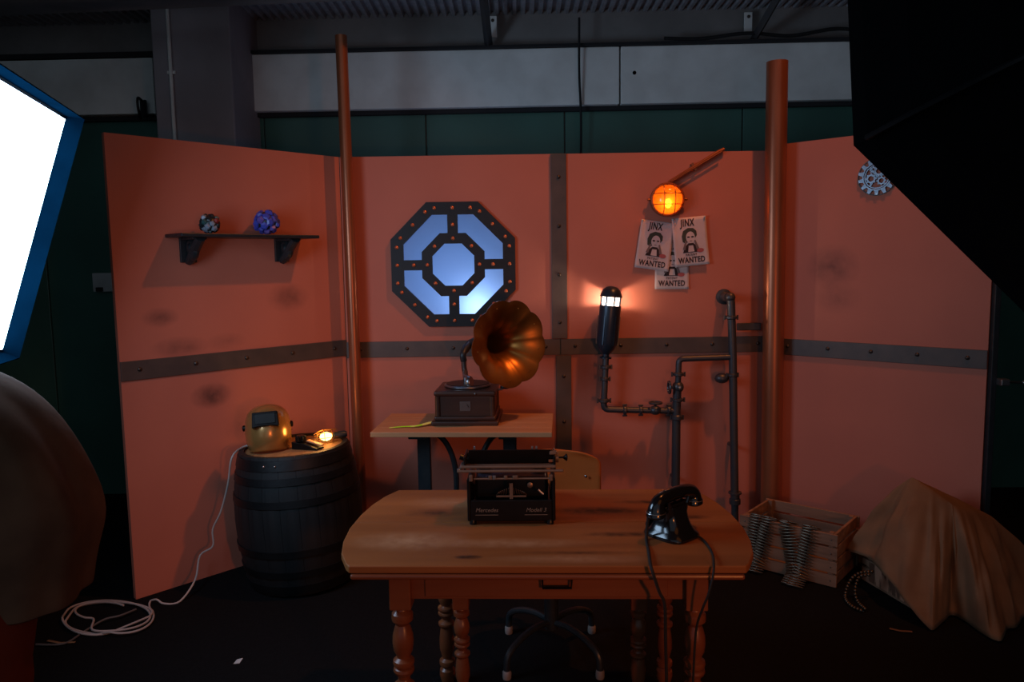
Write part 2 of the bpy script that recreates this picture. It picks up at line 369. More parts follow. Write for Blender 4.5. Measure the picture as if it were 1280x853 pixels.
# vertical conduit on the column
ct = thing('conduit', 'thin pale vertical conduit running up the grey column', 'conduit', (-2.13, 4.905, 0.0))
MB().tube([(0, 0, 0.02), (0, 0, 3.3)], 0.011, 10).build('tube', beam_m, ct)
for z in (1.0, 2.2, 2.9): MB().box((0, 0.01, z), (0.05, 0.012, 0.018)).build('clip', beam_m, ct, 0)
# black cable hanging in front of the beam
hp = smoothpath([aty(724, 22, 5.2), aty(724, 90, 5.22), aty(726, 140, 5.25), aty(726, 200, 5.26)] + [V((0.47, 5.27, 1.0)), V((0.48, 5.26, 0.012))], 6)
tag(MB().tube(hp, 0.008, 8).build('hanging_cable', cord_m), 'black cable hanging down the pale beam behind the set', 'cable')
bp = smoothpath([(2.5, 5.22, 3.16), (2.2, 5.2, 3.19), (1.9, 5.22, 3.155), (1.6, 5.2, 3.17), (1.3, 5.22, 3.145), (1.05, 5.22, 3.15)], 6)
tag(MB().tube(bp, 0.012, 8).build('ledge_cable', cord_m), 'loose black cable lying along the top of the pale beam', 'cable')
# clutter where the column meets the beam
hk = thing('lever_hook', 'dark lever hook fixed to the beam beside the grey column', 'hook', aty(176, 135, 5.25))
MB().box((0, 0.04, 0), (0.04, 0.02, 0.12)).build('plate', blackmetal, hk, 0)
MB().tube(smoothpath([(0, 0.03, 0.05), (0.0, -0.03, 0.06), (0, -0.04, 0), (0, -0.01, -0.08)]), 0.009, 8).build('lever', blackmetal, hk)
sw = thing('socket_plate', 'cream plastic socket box on the dark green wall beside the panels', 'socket', aty(130, 353, wy(-2.9)-0.055))
MB().box((0, 0, 0), (0.14, 0.05, 0.135)).build('box', white_m, sw, 0, bevel=0.006)
MB().box((-0.02, -0.03, -0.05), (0.05, 0.014, 0.03)).build('plug', blackmetal, sw, 0, bevel=0.003)
pr = thing('door_rail', 'short pale metal rail standing on the green wall beside the column', 'rail', aty(200, 172, 5.38))
MB().tube([(0, 0, -0.10), (0, 0, 0.06), (0.0, 0.02, 0.08)], 0.014, 8).build('bar', chrome_m, pr)

# ================================================================ SCENERY PANELS
PT = 0.03
H = 2.315
class Panel: pass
def make_panel(label, p0, p1, hgt, zs, mname, smudges, hole=None):
    P = Panel(); P.a = V((p0[0], p0[1], 0)); P.b = V((p1[0], p1[1], 0)); P.len = (P.b-P.a).length
    P.ang = atan2(p1[1]-p0[1], p1[0]-p0[0]); P.n = V((sin(P.ang), -cos(P.ang), 0)); P.t = V((cos(P.ang), sin(P.ang), 0))
    P.root = thing('scenery_panel', label, 'panel', P.a, P.ang, 'salmon scenery panels')
    m = paint_mat(mname, smudges); bd = MB()
    if hole is None:
        bd.box((P.len/2, PT/2, hgt/2), (P.len-0.004, PT, hgt))
    else:
        cx, cz, r = hole; o8 = [(cx+x, cz+z) for x, z in octagon(r)]
        # board with an octagonal opening: outer ring of eight points matched to the octagon
        L_, Hh = P.len-0.002, hgt
        o8 = o8  # angles 22.5, 67.5, ... ccw
        out = [(L_, cz+(o8[0][1]-cz)), (o8[1][0], Hh), (o8[2][0], Hh), (0.002, o8[3][1]), (0.002, o8[4][1]), (o8[5][0], 0), (o8[6][0], 0), (L_, o8[7][1])]
        cor = {0: (L_, Hh), 2: (0.002, Hh), 4: (0.002, 0), 6: (L_, 0)}
        for k in range(8):
            j = (k+1) % 8; poly = [o8[k], out[k]] + ([cor[k]] if k in cor else []) + [out[j], o8[j]]
            bd.prism(poly, 0, PT, 'y')
    bd.build('board', m, P.root, 0)
    # timber legs behind
    for x in (0.06, P.len-0.06): MB().box((x, PT+0.025, hgt/2), (0.05, 0.05, hgt-0.02)).build('batten', wcrate, P.root, 0)
    st = MB().box((P.len/2, -0.004, zs), (P.len-0.004, 0.008, 0.098)).build('strap', strap_m, P.root, 0, bevel=0.002)
    nb = 5
    for k in range(nb):
        x = 0.09 + (P.len-0.18)*k/(nb-1); inst('bolt', dome, st, (x, -0.008, zs+0.004), OUT)
    return P
def loc_on(P, px, py, off=0.0):
    """world point of a pixel on the panel face, moved off the face by off"""
    return onpl(px, py, P.a + P.n*off, P.n)
XS = 0.298
PLp = ((-1.925, 3.655), (-1.02, 4.60))
wc = aty(567, 331, 4.6)
WR = 0.376
left = make_panel('salmon panel carrying the bracket shelf, standing behind the barrel', *PLp, H, 1.165, 'paint_shelf_panel',
                  [(0.21, 1.42, 0.10, 0.055, 1.0), (0.30, 1.26, 0.16, 0.06, 0.8), (0.45, 0.985, 0.12, 0.075, 1.5), (0.93, 1.49, 0.14, 0.09, 0.9), (0.55, 1.27, 0.12, 0.05, 0.5), (0.62, 0.80, 0.12, 0.12, 0.35)])
cl_ = make_panel('salmon panel with the octagonal window, between thin copper pole and bolted seam', (-1.02, 4.60), (XS, 4.60), H, 1.15, 'paint_window_panel', [(0.5, 0.9, 0.3, 0.2, 0.12)], (wc.x+1.02, wc.z, WR-0.06))
cr_ = make_panel('salmon panel with posters and pipework, between bolted seam and thick copper pole', (XS, 4.60), (1.60, 4.60), H, 1.15, 'paint_poster_panel', [(0.22, 0.97, 0.14, 0.10, 0.3)])
right = make_panel('salmon panel with the round gear emblem, beside the tarpaulin', (1.60, 4.57), (2.43, 3.808), 2.345, 1.14, 'paint_gear_panel', [(0.34, 1.62, 0.16, 0.14, 0.9), (0.37, 1.44, 0.14, 0.10, 0.5)])
# vertical straps over the seam
for z0, z1, dx in ((1.202, H, 0.0), (0.02, 1.098, 0.022)):
    st = MB().box((XS+1.02+dx-0.004, -0.006, (z0+z1)/2), (0.094, 0.012, z1-z0)).build('seam_strap', strap_m, cl_.root, 0, bevel=0.002)
    for k in range(4):
        z = z0 + (z1-z0)*(0.09+k*0.262) if z0 > 1 else z1-0.13-k*0.285
        inst('bolt', dome, st, (XS+1.02+dx-0.004, -0.012, z), OUT)
# edge post at the free end of the gear panel
ep = thing('panel_post', 'dark slim steel post along the free edge of the gear emblem panel', 'post', (2.452, 3.80, 0))
MB().box((0, 0, 1.17), (0.03, 0.03, 2.34)).build('upright', iron_m, ep, 0, bevel=0.003)
MB().box((0, 0, 0.006), (0.16, 0.16, 0.012)).build('foot', iron_m, ep, 0, bevel=0.003)
MB().box((0.035, -0.03, 1.03), (0.045, 0.05, 0.035)).build('clamp', chrome_m, ep, 0, bevel=0.005)
MB().tube([(0.05, -0.03, 1.03), (0.14, -0.03, 1.025)], 0.006, 8).build('clamp_screw', iron_m, ep)
MB().ball((0.145, -0.03, 1.025), 0.012).build('clamp_knob', chrome_m, ep)

# ---- copper poles
def pole(label, x, y, r, top, lean):
    t = thing('copper_pole', label, 'pole', (x, y, 0), (0, lean, 0), 'copper poles')
    MB().lathe([(r, 0.012), (r, top), (r*0.92, top), (r*0.92, top-0.12), (0.001, top-0.12)], 28, cap=False).build('pipe', copper_m, t)
    MB().lathe([(r*1.9, 0), (r*1.9, 0.012), (r*1.05, 0.014), (r*1.05, 0.03)], 28).build('base_flange', copper_m, t, 30)
pole('thin copper coloured pole standing in the corner beside the shelf panel', -0.940, 4.49, 0.034, 2.985, R(-0.35))
pole('thick copper coloured pole standing beside the poster panel', 1.574, 4.48, 0.061, 2.80, R(-0.4))

# ================================================================ OCTAGONAL WINDOW
win = thing('octagonal_window', 'octagonal window of frosted blue lit panes in a black bolted frame', 'window', (wc.x, 4.60, wc.z))
def ring8(ro, ri, y0, y1):
    b = MB(); o, i = octagon(ro), octagon(ri)
    for k in range(8):
        j = (k+1) % 8; b.prism([o[k], o[j], i[j], i[k]], y0, y1, 'y')
    return b
ring8(WR, WR-0.075, -0.022, 0.0).build('outer_frame', frame_m, win, 0)
ring8(0.190, 0.127, -0.022, 0.0).build('inner_ring', frame_m, win, 0)
for k in range(4):
    a = k*pi/2; c = (0.245*cos(a), -0.0105, 0.245*sin(a)); d = (0.13, 0.021, 0.062) if k % 2 == 0 else (0.062, 0.021, 0.13)
    MB().box(c, d).build('crossbar', frame_m, win, 0)
def mid(p, q): return ((p[0]+q[0])/2, (p[1]+q[1])/2)
oo, ii = octagon(WR-0.066), octagon(0.165)
for k in range(4):
    i0 = (2*k-1) % 8; a, b, c, d = oo[i0], oo[(i0+1) % 8], oo[(i0+2) % 8], oo[(i0+3) % 8]
    e, f, g, h = ii[i0], ii[(i0+1) % 8], ii[(i0+2) % 8], ii[(i0+3) % 8]
    MB().prism([mid(a, b), b, c, mid(c, d), mid(g, h), g, f, mid(e, f)], 0.004, 0.007, 'y').build('pane', pane_m, win, 0)
MB().prism(octagon(0.150), 0.004, 0.007, 'y').build('pane', pane_m, win, 0)
cb_ = MB().lathe([(0.011, 0), (0.011, 0.004), (0.008, 0.008), (0.003, 0.010), (0.0005, 0.0105)], 10).mesh('bolt', copperbolt)
pts = []
for k in range(8):
    a = k*pi/4; t = V((-sin(a), cos(a))); n_ = V((cos(a), sin(a)))
    for s_ in (-0.108, 0.0, 0.108): q = n_*(WR-0.036)+t*s_; pts.append((q.x, q.y))
    q = n_*0.158; pts.append((q.x, q.y))
for k in range(4): pts.append((0.24*cos(k*pi/2), 0.24*sin(k*pi/2)))
for q in pts: inst('bolt', cb_, win, (q[0], -0.022, q[1]), OUT)

# ================================================================ SHELF AND ORNAMENTS (left panel)
sL = loc_on(left, 206, 296, 0.0); sR = loc_on(left, 376, 297, 0.0)
zS = (sL.z+sR.z)/2; ln = (sR-sL).length; c0 = (sL+sR)/2
SH_D = 0.20
shelf = thing('bracket_shelf', 'narrow dark shelf on two cast scroll brackets, fixed to a salmon panel', 'shelf', (c0.x, c0.y, zS), left.ang)
MB().box((0, -SH_D/2, 0.0), (ln, SH_D, 0.018)).build('board', iron_m, shelf, 0, bevel=0.004)
for sx in (-ln/2+0.11, ln/2-0.13):
    br = MB().box((sx, -0.008, -0.07), (0.085, 0.014, 0.13)).build('bracket', iron_m, shelf, 0, bevel=0.003)
    sc = []
    for k in range(26):
        t = k/25; a = -pi/2 + t*2.4*pi; rr = 0.046*(1-0.62*t); sc.append((sx, -0.062-0.0*t-rr*cos(a)*0.9+0.0, -0.062+rr*sin(a)*1.0))
    MB().tube(sc, 0.020, 8).build('scroll', iron_m, br)
    MB().tube(smoothpath([(sx, -0.012, -0.125), (sx, -0.045, -0.11), (sx, -0.10, -0.06), (sx, -0.16, -0.012)]), [0.026]*25, 8).build('rib', iron_m, br)
    MB().box((sx, -0.07, -0.014), (0.075, 0.17, 0.014)).build('top_plate', iron_m, br, 0, bevel=0.003)
    MB().ball((sx, -0.066, -0.062), 0.030).build('rosette', iron_m, br)
def jewel_ball(label, px, r, cols, seed, top):
    p = loc_on(left, px, 280, SH_D*0.52); t = thing('mosaic_ball', label, 'ornament', (p.x, p.y, zS+0.009), left.ang, 'balls on the shelf')
    core = MB().ball((0, 0, r), r*0.86, 16, 10).build('core', cols[0], t)
    rnd = random.Random(seed); N = 30; groups = {}
    for k in range(N):
        z = 1-2*(k+0.5)/N; a = k*2.39996; q = V((sqrt(1-z*z)*cos(a), sqrt(1-z*z)*sin(a), z))
        if q.z < -0.9: continue
        m = rnd.choice(cols[1:]); M = dirM(V((0, 0, r))+q*(r*0.80), q); s_ = r*rnd.uniform(0.25, 0.36)
        groups.setdefault(m.name, (m, MB()))[1].lathe([(s_, 0), (s_, r*0.10), (s_*0.55, r*rnd.uniform(0.16, 0.30))], 5, M)
    for nm, (m, b) in groups.items(): o = b.build('stud_cluster', m, t, 0); o['kind'] = 'stuff'
j_blue = mat('stone_blue', (0.06, 0.08, 0.50), 0.35); j_vio = mat('stone_violet', (0.13, 0.09, 0.42), 0.35); j_red = mat('stone_red', (0.30, 0.03, 0.025), 0.35)
j_drk = mat('stone_dark', (0.015, 0.02, 0.022), 0.4); j_teal = mat('stone_teal', (0.03, 0.10, 0.10), 0.4); j_pale = mat('stone_pale', (0.28, 0.34, 0.42), 0.35)
jewel_ball('dark mosaic ball with red and pale studs on the wall shelf', 262, 0.052, [j_drk, j_drk, j_drk, j_red, j_teal, j_drk, j_pale], 3, 0)
jewel_ball('larger blue violet studded mosaic ball on the wall shelf', 333, 0.068, [j_drk, j_blue, j_blue, j_vio, j_blue, j_vio], 5, 0)

# ================================================================ GEAR EMBLEM (right panel)
gp = loc_on(right, 1097, 221, 0.0)
gear = thing('gear_emblem', 'silvery openwork gear emblem on the salmon panel above the tarpaulin', 'emblem', gp, right.ang)
GR = 0.105
def ringmesh(ro, ri, y0, y1, seg=40):
    b = MB(); b.lathe([(ri, y0), (ro, y0), (ro, y1), (ri, y1), (ri, y0)], seg, Matrix.Rotation(pi/2, 4, 'X'), cap=False); return b
ringmesh(GR*0.98, GR*0.93, 0.002, 0.006).build('backing_ring', strap_m, gear)
ringmesh(GR*0.72, GR*0.66, 0.004, 0.014).build('outer_ring', silver_m, gear)
ringmesh(GR*0.62, GR*0.57, 0.004, 0.012).build('inner_ring', silver_m, gear)
tooth = MB().prism([(-0.012, 0), (0.012, 0), (0.007, 0.024), (-0.007, 0.024)], -0.012, -0.003, 'y').mesh('tooth', silver_m, 0)
for k in range(14): inst('tooth', tooth, gear, (GR*0.71*sin(2*pi*k/14), 0, GR*0.71*cos(2*pi*k/14)), (0, 2*pi*k/14, 0))
for k, (cx, cz, rr) in enumerate([(-0.03, -0.01, 0.024), (0.024, -0.024, 0.02), (0.01, 0.03, 0.025), (-0.02, 0.038, 0.014)]):
    b = ringmesh(rr, rr*0.62, 0.004, 0.014, 20)
    for j in range(8):
        a = j*pi/4; b.box((rr*1.08*cos(a), -0.009, rr*1.08*sin(a)), (0.007, 0.009, 0.007), rot=(0, -a, 0))
    b.build('cog', silver_m, gear, loc=(cx, 0, cz))
for a in (0.3, 2.2, 4.1): MB().box((0.03*cos(a), -0.007, 0.03*sin(a)), (0.06, 0.007, 0.008), rot=(0, -a, 0)).build('spoke', silver_m, gear, 0)

# ================================================================ POSTERS
def poster(label, px, py, tilt, off, hide=None):
    p = aty(px, py, 4.6-off); PW, PH = 0.208, 0.292
    t = thing('wanted_poster', label, 'poster', (p.x, 4.6-off, p.z), (0, tilt, 0), 'wanted posters')
    g = MB(); n_, m_ = 12, 14; vs, fs = [], []
    for j in range(m_+1):
        for i in range(n_+1):
            u, v = i/n_, j/m_; x = (u-0.5)*PW; z = (v-0.5)*PH
            y = -0.008*max(0, (0.10-u)/0.10)**2*(0.4+0.6*v) - 0.006*max(0, (u-0.9)/0.1)**2*max(0, (0.5-v)/0.5) - 0.004*max(0, (0.05-v)/0.05)**2
            vs.append((x, y, z))
    for j in range(m_):
        for i in range(n_): a = j*(n_+1)+i; fs.append((a, a+1, a+n_+2, a+n_+1))
    g.add(vs, fs); sh = g.build('sheet', paper_m, t, 60)
    sd = sh.modifiers.new('thickness', 'SOLIDIFY'); sd.thickness = 0.0004; sd.offset = 1
    Y = -0.0016
    inst('title', text_mesh('JINX', 0.060, ink_m, shear=0.1, space=1.12, bold=0.0016), t, (-0.012, Y, 0.112), OUT, (0.62, 1, 1))
    inst('lettering', text_mesh('WANTED', 0.048, ink_m, space=1.08, bold=0.0012), t, (0.0, Y, -0.112), OUT, (0.74, 1, 1))
    inst('lettering', text_mesh('PATENT', 0.021, ink_m), t, (0.0, Y, -0.080), OUT, (0.9, 1, 1))
    def flat(name, pts, m, y): MB().prism(pts, y, y+0.0004, 'y').build(name, m, t, 0)
    def oval(cx, cz, rx, rz, n=18, a0=0, a1=2*pi): return [(cx+rx*cos(a0+(a1-a0)*k/n), cz+rz*sin(a0+(a1-a0)*k/n)) for k in range(n)]
    flat('portrait_shirt', [(-0.05, -0.066), (0.052, -0.066), (0.036, -0.030), (0.018, -0.012), (-0.016, -0.012), (-0.034, -0.030)], ink_m, Y+0.0004)
    flat('portrait_hair', [(-0.046, 0.0), (-0.050, 0.035), (-0.040, 0.066), (-0.010, 0.082), (0.022, 0.079), (0.040, 0.060), (0.041, 0.034), (0.030, 0.02), (-0.03, -0.01)], inkgreen, Y+0.0002)
    flat('portrait_face', oval(0.002, 0.024, 0.027, 0.036), paper_m, Y-0.0002)
    flat('portrait_collar', [(-0.018, -0.062), (0.020, -0.062), (0.014, -0.022), (-0.012, -0.022)], paper_m, Y-0.0002)
    flat('portrait_neck_band', [(-0.017, -0.024), (0.020, -0.024), (0.017, -0.010), (-0.014, -0.010)], ink_m, Y-0.0004)
    for sx in (-1, 1):
        flat('portrait_eye', oval(0.002+sx*0.012, 0.027, 0.009, 0.005, 10), ink_m, Y-0.0006)
        flat('portrait_hand', [(sx*0.050, -0.045), (sx*0.034, -0.05), (sx*0.022, 0.004), (sx*0.030, 0.008)], inkgrey, Y-0.0006)
    flat('portrait_mouth', oval(0.003, 0.003, 0.009, 0.0025, 10), inkgrey, Y-0.0006)
    flat('stamp', oval(0.056, -0.058, 0.021, 0.013, 14), stamp_m, Y-0.0002)
    for sx in (-1, 1):
        MB().ball((sx*(PW/2-0.008), -0.006, PH/2-0.007), 0.006, 8, 6).build('pin', white_m, t)
    return t
poster('wanted poster lowest of three, mostly tucked under two others', 840, 331.5, R(0.4), 0.003)
poster('wanted poster tilted clockwise, left corner pinned beside the caged lamp', 818.5, 307, R(8.5), 0.010)
poster('wanted poster tilted anticlockwise, lying uppermost over the lowest poster', 863, 302, R(-5.0), 0.017)

# ================================================================ CAGED BULKHEAD LAMP
bl = aty(833, 250, 4.6)
amber = glassy('amber_glass', (1.0, 0.50, 0.10), (0.85, 0.24, 0.02), 0.45, (1.0, 0.20, 0.01), 0.06)
bulk = thing('bulkhead_lamp', 'round amber bulkhead lamp in a wire cage, glowing above the posters', 'lamp', (bl.x, 4.60, bl.z))
def latheY(prof, seg=28, mod=None): return MB().lathe(prof, seg, Matrix.Rotation(pi/2, 4, 'X'), cap=False, mod=mod)
latheY([(0.001, 0.001), (0.100, 0.001), (0.102, 0.028), (0.098, 0.036), (0.090, 0.036), (0.088, 0.010), (0.001, 0.010)], 36).build('base', copper_m, bulk)
latheY([(0.088, 0.034), (0.084, 0.060), (0.068, 0.085), (0.042, 0.100), (0.0008, 0.106)], 32).build('glass_dome', amber, bulk)
latheY([(0.094, 0.034), (0.101, 0.036), (0.101, 0.044), (0.094, 0.046), (0.094, 0.034)], 36).build('rim_ring', copper_m, bulk)
def cage_y(x):  # dome height at radius
    return -0.044-0.070*sqrt(max(0, 1-(x/0.096)**2))
for off in (-0.032, 0.032):
    for vert in (0, 1):
        pts = []
        for k in range(17):
            s_ = -1+2*k/16; w = sqrt(0.096**2-off**2)*s_; y = cage_y(min(0.0959, sqrt(w*w+off*off))); pts.append((off, y, w) if vert else (w, y, off))
        MB().tube(pts, 0.0028, 6).build('cage_bar', copper_m, bulk)
for sx in (-1, 1): MB().lathe([(0.008, 0), (0.008, 0.016), (0.004, 0.02)], 8, dirM((sx*0.101, -0.03, 0), (sx, 0, 0))).build('wing_screw', copper_m, bulk)
MB().ball((0.0, -0.050, -0.025), 0.024, 14, 10, (0.85, 0.85, 1.15)).build('bulb', emis('bulb_amber', (1.0, 0.55, 0.12), 9.0), bulk)
MB().lathe([(0.016, 0.0), (0.016, 0.045)], 12, dirM((0, -0.046, 0.005), (0, 0, 1))).build('bulb_holder', copper_m, bulk)
lamp('bulkhead_light', 'POINT', (bl.x, 4.60-0.070, bl.z-0.02), 1.3, (1.0, 0.45, 0.10), 0.025)
a_ = aty(836, 228, 4.58); b_ = aty(899, 189, 4.58)
cnd = thing('lamp_conduit', 'thin copper conduit slanting from amber bulkhead lamp over the panel top', 'conduit', (0, 0, 0))
MB().tube([(a_.x, 4.582, a_.z), (b_.x, 4.582, b_.z), (b_.x+0.03, 4.585, b_.z+0.012)], 0.010, 10).build('tube', copper_m, cnd)
MB().tube([(a_.x+0.012, 4.565, a_.z), (b_.x+0.012, 4.565, b_.z-0.004)], 0.005, 8).build('wire', copper_m, cnd)
MB().box(((a_.x+b_.x)/2, 4.588, (a_.z+b_.z)/2), (0.05, 0.024, 0.016), rot=(0, -0.56+pi/2, 0)).build('clip', copper_m, cnd, 0)

# ================================================================ TORPEDO WALL LAMP
LO = 0.115                                   # stand-off from the panel
top_ = aty(765, 358, 4.6-LO); bot_ = aty(757, 447, 4.6-LO)
ax = (top_-bot_); LL = ax.length; lean = atan2(ax.x, ax.z)
torp = thing('torpedo_lamp', 'dark torpedo shaped wall lamp with a lit slit, on bolted pipework', 'lamp', bot_, (0, lean, 0))
LR = 0.0635
MB().lathe([(0.001, -0.006), (0.036, -0.006), (0.036, 0.002), (0.020, 0.006), (0.020, 0.020), (0.032, 0.030), (0.050, 0.055), (LR, 0.095), (LR, LL-0.115), (0.056, LL-0.113), (0.050, LL-0.15), (0.001, LL-0.15)], 28, cap=False).build('body', bell_m, torp)
MB().lathe([(LR*1.02, LL-0.064), (LR*1.08, LL-0.060), (LR*1.02, LL-0.054), (LR, LL-0.045), (0.052, LL-0.022), (0.034, LL-0.006), (0.015, LL), (0.001, LL+0.001)], 28, cap=False).build('cap', bell_m, torp)
slit = glassy('slit_glass', (1, 0.95, 0.9), (1, 0.92, 0.86), 0.35, (1.0, 0.86, 0.76), 0.9)
MB().lathe([(0.056, LL-0.114), (0.056, LL-0.062)], 28, cap=False).build('glass_band', slit, torp)
for k in range(8):
    a = 2*pi*k/8+0.25; MB().box((0.0595*cos(a), 0.0595*sin(a), LL-0.089), (0.008, 0.0095, 0.056), rot=(0, 0, a)).build('mullion', bell_m, torp, 0)
for k in range(6):
    a = 2*pi*k/6; MB().box(((LR+0.001)*cos(a), (LR+0.001)*sin(a), 0.165), (0.006, 0.006, 0.17), rot=(0, 0, a)).build('rib', bell_m, torp, 0)
lp = bot_ + ax.normalized()*(LL-0.106)
lamp('torpedo_light', 'POINT', lp, 6.0, (1.0, 0.78, 0.60), 0.010)

# ---- pipework
def pw(px, py, off=LO): return aty(px, py, 4.6-off)
pipes = thing('pipework', 'dark iron pipework with valves and flanges bolted to the poster panel', 'pipework', (1.0, 4.6, 0.9))
O_ = V((1.0, 4.6, 0.9))
def ptube(name, pts, r, seg=12, parent=None): return MB().tube([V(p)-O_ for p in pts], r, seg).build(name, pipe_m, parent or pipes)
def flange(p, d, r=0.030, h=0.012):
    fo = MB().lathe([(r*0.7, -h), (r, -h*0.5), (r, h*0.5), (r*0.7, h)], 16, dirM(V(p)-O_, d)).build('flange', pipe_m, pipes, 30)
    d = V(d).normalized(); e = V((1, 0, 0)) if abs(d.x) < 0.5 else V((0, 0, 1))
    for s_ in (-1, 1): MB().lathe([(0.006, -0.014), (0.006, 0.014)], 6, dirM(V(p)-O_+e*(s_*(r+0.004)), d)).build('flange_bolt', pipe_m, fo)
def bend(a, b, c, r, n=6):
    a, b, c = V(a), V(b), V(c); u = (a-b).normalized()*r; w = (c-b).normalized()*r; out = []
    for k in range(n+1):
        t = k/n; out.append((b+u)*(1-t)**2 + b*2*t*(1-t) + (b+w)*t*t)
    return out
A1 = pw(757.4, 445); B1 = pw(754.5, 512); C1 = pw(846, 514)
ptube('pipe', [A1] + [A1.lerp(B1, 0.5)] + bend(A1, B1, C1, 0.035) + [C1], 0.0195)
flange(pw(757, 459), (0, 0, 1), 0.031); flange(pw(756, 474), (0, 0, 1), 0.026); flange(pw(755, 501), (0, 0, 1), 0.034)
flange(pw(781, 513), (1, 0, 0), 0.029); flange(pw(801, 513), (1, 0, 0), 0.026)
vv = MB().ball(pw(819, 513)-O_, 0.034, 12, 8, (1.1, 1, 0.85)).build('valve_body', pipe_m, pipes)
q = pw(819, 513)-O_; MB().tube([q, q+V((0, -0.01, 0.045))], 0.008, 8).build('valve_stem', pipe_m, vv)
MB().tube([q+V((0.036*cos(a), 0.036*sin(a)-0.01, 0.047)) for a in [2*pi*k/16 for k in range(16)]], 0.007, 6, closed=True).build('valve_wheel', pipe_m, vv)
MB().box(q+V((0, -0.01, 0.047)), (0.07, 0.008, 0.006)).build('valve_spoke', pipe_m, vv, 0)
flange(pw(836, 513), (1, 0, 0), 0.026)
D1 = pw(848.5, 449); E1 = pw(844.5, 608); F1 = pw(916, 446.5)
ptube('pipe', [E1, pw(845.5, 515), pw(846.5, 487)], 0.0265)
ptube('pipe', [pw(846.5, 490), pw(848, 470)] + bend(pw(848, 470), D1, F1, 0.03) + [F1], 0.0185)
flange(pw(848, 468), (0, 0, 1), 0.034); flange(pw(847, 500), (0, 0, 1), 0.036); flange(pw(846, 522), (0, 0, 1), 0.034, 0.02)
q = pw(847.5, 484)-O_; vv = MB().ball(q, 0.036, 12, 8).build('valve_body', pipe_m, pipes)
MB().tube([q, q+V((-0.06, -0.01, 0))], 0.009, 8).build('valve_stem', pipe_m, vv)
MB().tube([q+V((-0.055, 0.036*cos(a)-0.01, 0.036*sin(a))) for a in [2*pi*k/16 for k in range(16)]], 0.007, 6, closed=True).build('valve_wheel', pipe_m, vv)
MB().lathe([(0.014, 0), (0.014, 0.014), (0.006, 0.018)], 12, dirM(q+V((0.004, -0.03, 0)), (0, -1, 0))).build('valve_cap', chrome_m, vv)
G1 = pw(914, 384); H1 = pw(918.5, 632)
ptube('pipe', [H1, pw(916, 450), G1, pw(913.5, 374)], 0.0245)
MB().lathe([(0.001, 0), (0.047, 0), (0.047, 0.014), (0.030, 0.020), (0.026, 0.10)], 20, dirM(V((pw(911, 372).x, 4.6, pw(911, 372).z))-O_, (0, -1, 0))).build('wall_flange', pipe_m, pipes, 30)
MB().ball(pw(913, 372)-O_, 0.030).build('elbow', pipe_m, pipes)
flange(pw(914, 397), (0, 0, 1), 0.034); flange(pw(915.5, 469), (0, 0, 1), 0.03)
for px_, py_ in ((905, 474), (844.5, 600), (918, 560)):
    q = V((pw(px_, py_).x, 4.6, pw(px_, py_).z))-O_
    MB().tube([q, q+V((0.0, -LO, 0))], 0.012, 8).build('wall_stud', pipe_m, pipes)
MB().ball(pw(904, 474)-O_+V((0, 0.03, 0)), 0.042, 12, 8, (1.05, 0.9, 0.75)).build('wall_bracket', pipe_m, pipes)
MB().lathe([(0.034, 0), (0.034, 0.03), (0.028, 0.035), (0.028, 0.06), (0.04, 0.065), (0.04, 0.075)], 14, dirM(H1-O_+V((0, 0, 0.01)), (0, 0, 1))).build('floor_coupling', pipe_m, pipes, 30)
ptube('pipe', [H1, V((H1.x+0.004, H1.y, 0.0))], 0.022)
q0, q1 = pw(921, 409, 0.03), pw(951, 408, 0.03)
MB().box((q0+q1)/2-O_, ((q1-q0).length, 0.02, 0.045)).build('bracket_bar', pipe_m, pipes, 0, bevel=0.004)

# ================================================================ SIDE TABLE + GRAMOPHONE
ST = thing('side_table', 'light wood topped side table on dark cast iron legs, under the gramophone', 'table', (-0.265, 4.185, 0), R(-3.9))
TZ = 0.775
for k in range(4):
    y0 = -0.255+k*0.1275
    MB().box((0, y0+0.064, TZ-0.0135), (0.975, 0.1268, 0.027)).build('plank', wside, ST, 0, bevel=0.0025)
for sx in (-1, 1):
    lx = sx*0.245
    lg = MB().box((lx, 0.0, TZ/2-0.01), (0.075, 0.035, TZ-0.06)).build('leg', iron_m, ST, 0, bevel=0.006)
    MB().box((lx, 0.0, TZ-0.037), (0.09, 0.44, 0.02)).build('top_rail', iron_m, lg, 0, bevel=0.004)
    MB().box((lx, 0.0, 0.02), (0.07, 0.44, 0.04)).build('foot', iron_m, lg, 0, bevel=0.008)
    arc = [(lx - sx*0.02 - sx*0.16*sin(a), 0.0, TZ-0.05-0.28*(1-cos(a))) for a in [k*pi/2/12 for k in range(13)]] + [(lx-sx*0.18, 0, 0.25), (lx-sx*0.05, 0, 0.06)]
    MB().tube(arc, 0.016, 8).build('curved_brace', iron_m, lg)
MB().box((0, 0.15, 0.22), (0.49, 0.02, 0.04)).build('stretcher', iron_m, ST, 0, bevel=0.004)
ns = aty(487, 533, 4.02); ne = fl(540, 529, TZ)
pen = [fl(487, 535, TZ+0.006), fl(505, 533.5, TZ+0.006), fl(522, 532.5, TZ+0.010), fl(540, 528, TZ+0.016)]
tag(MB().tube(smoothpath(pen, 5), [0.008]*8+[0.012]*4+[0.016]*4, 8, flat=0.35).build('plastic_strip', green_plastic), 'neon yellow green plastic strip lying on the side table', 'strip')

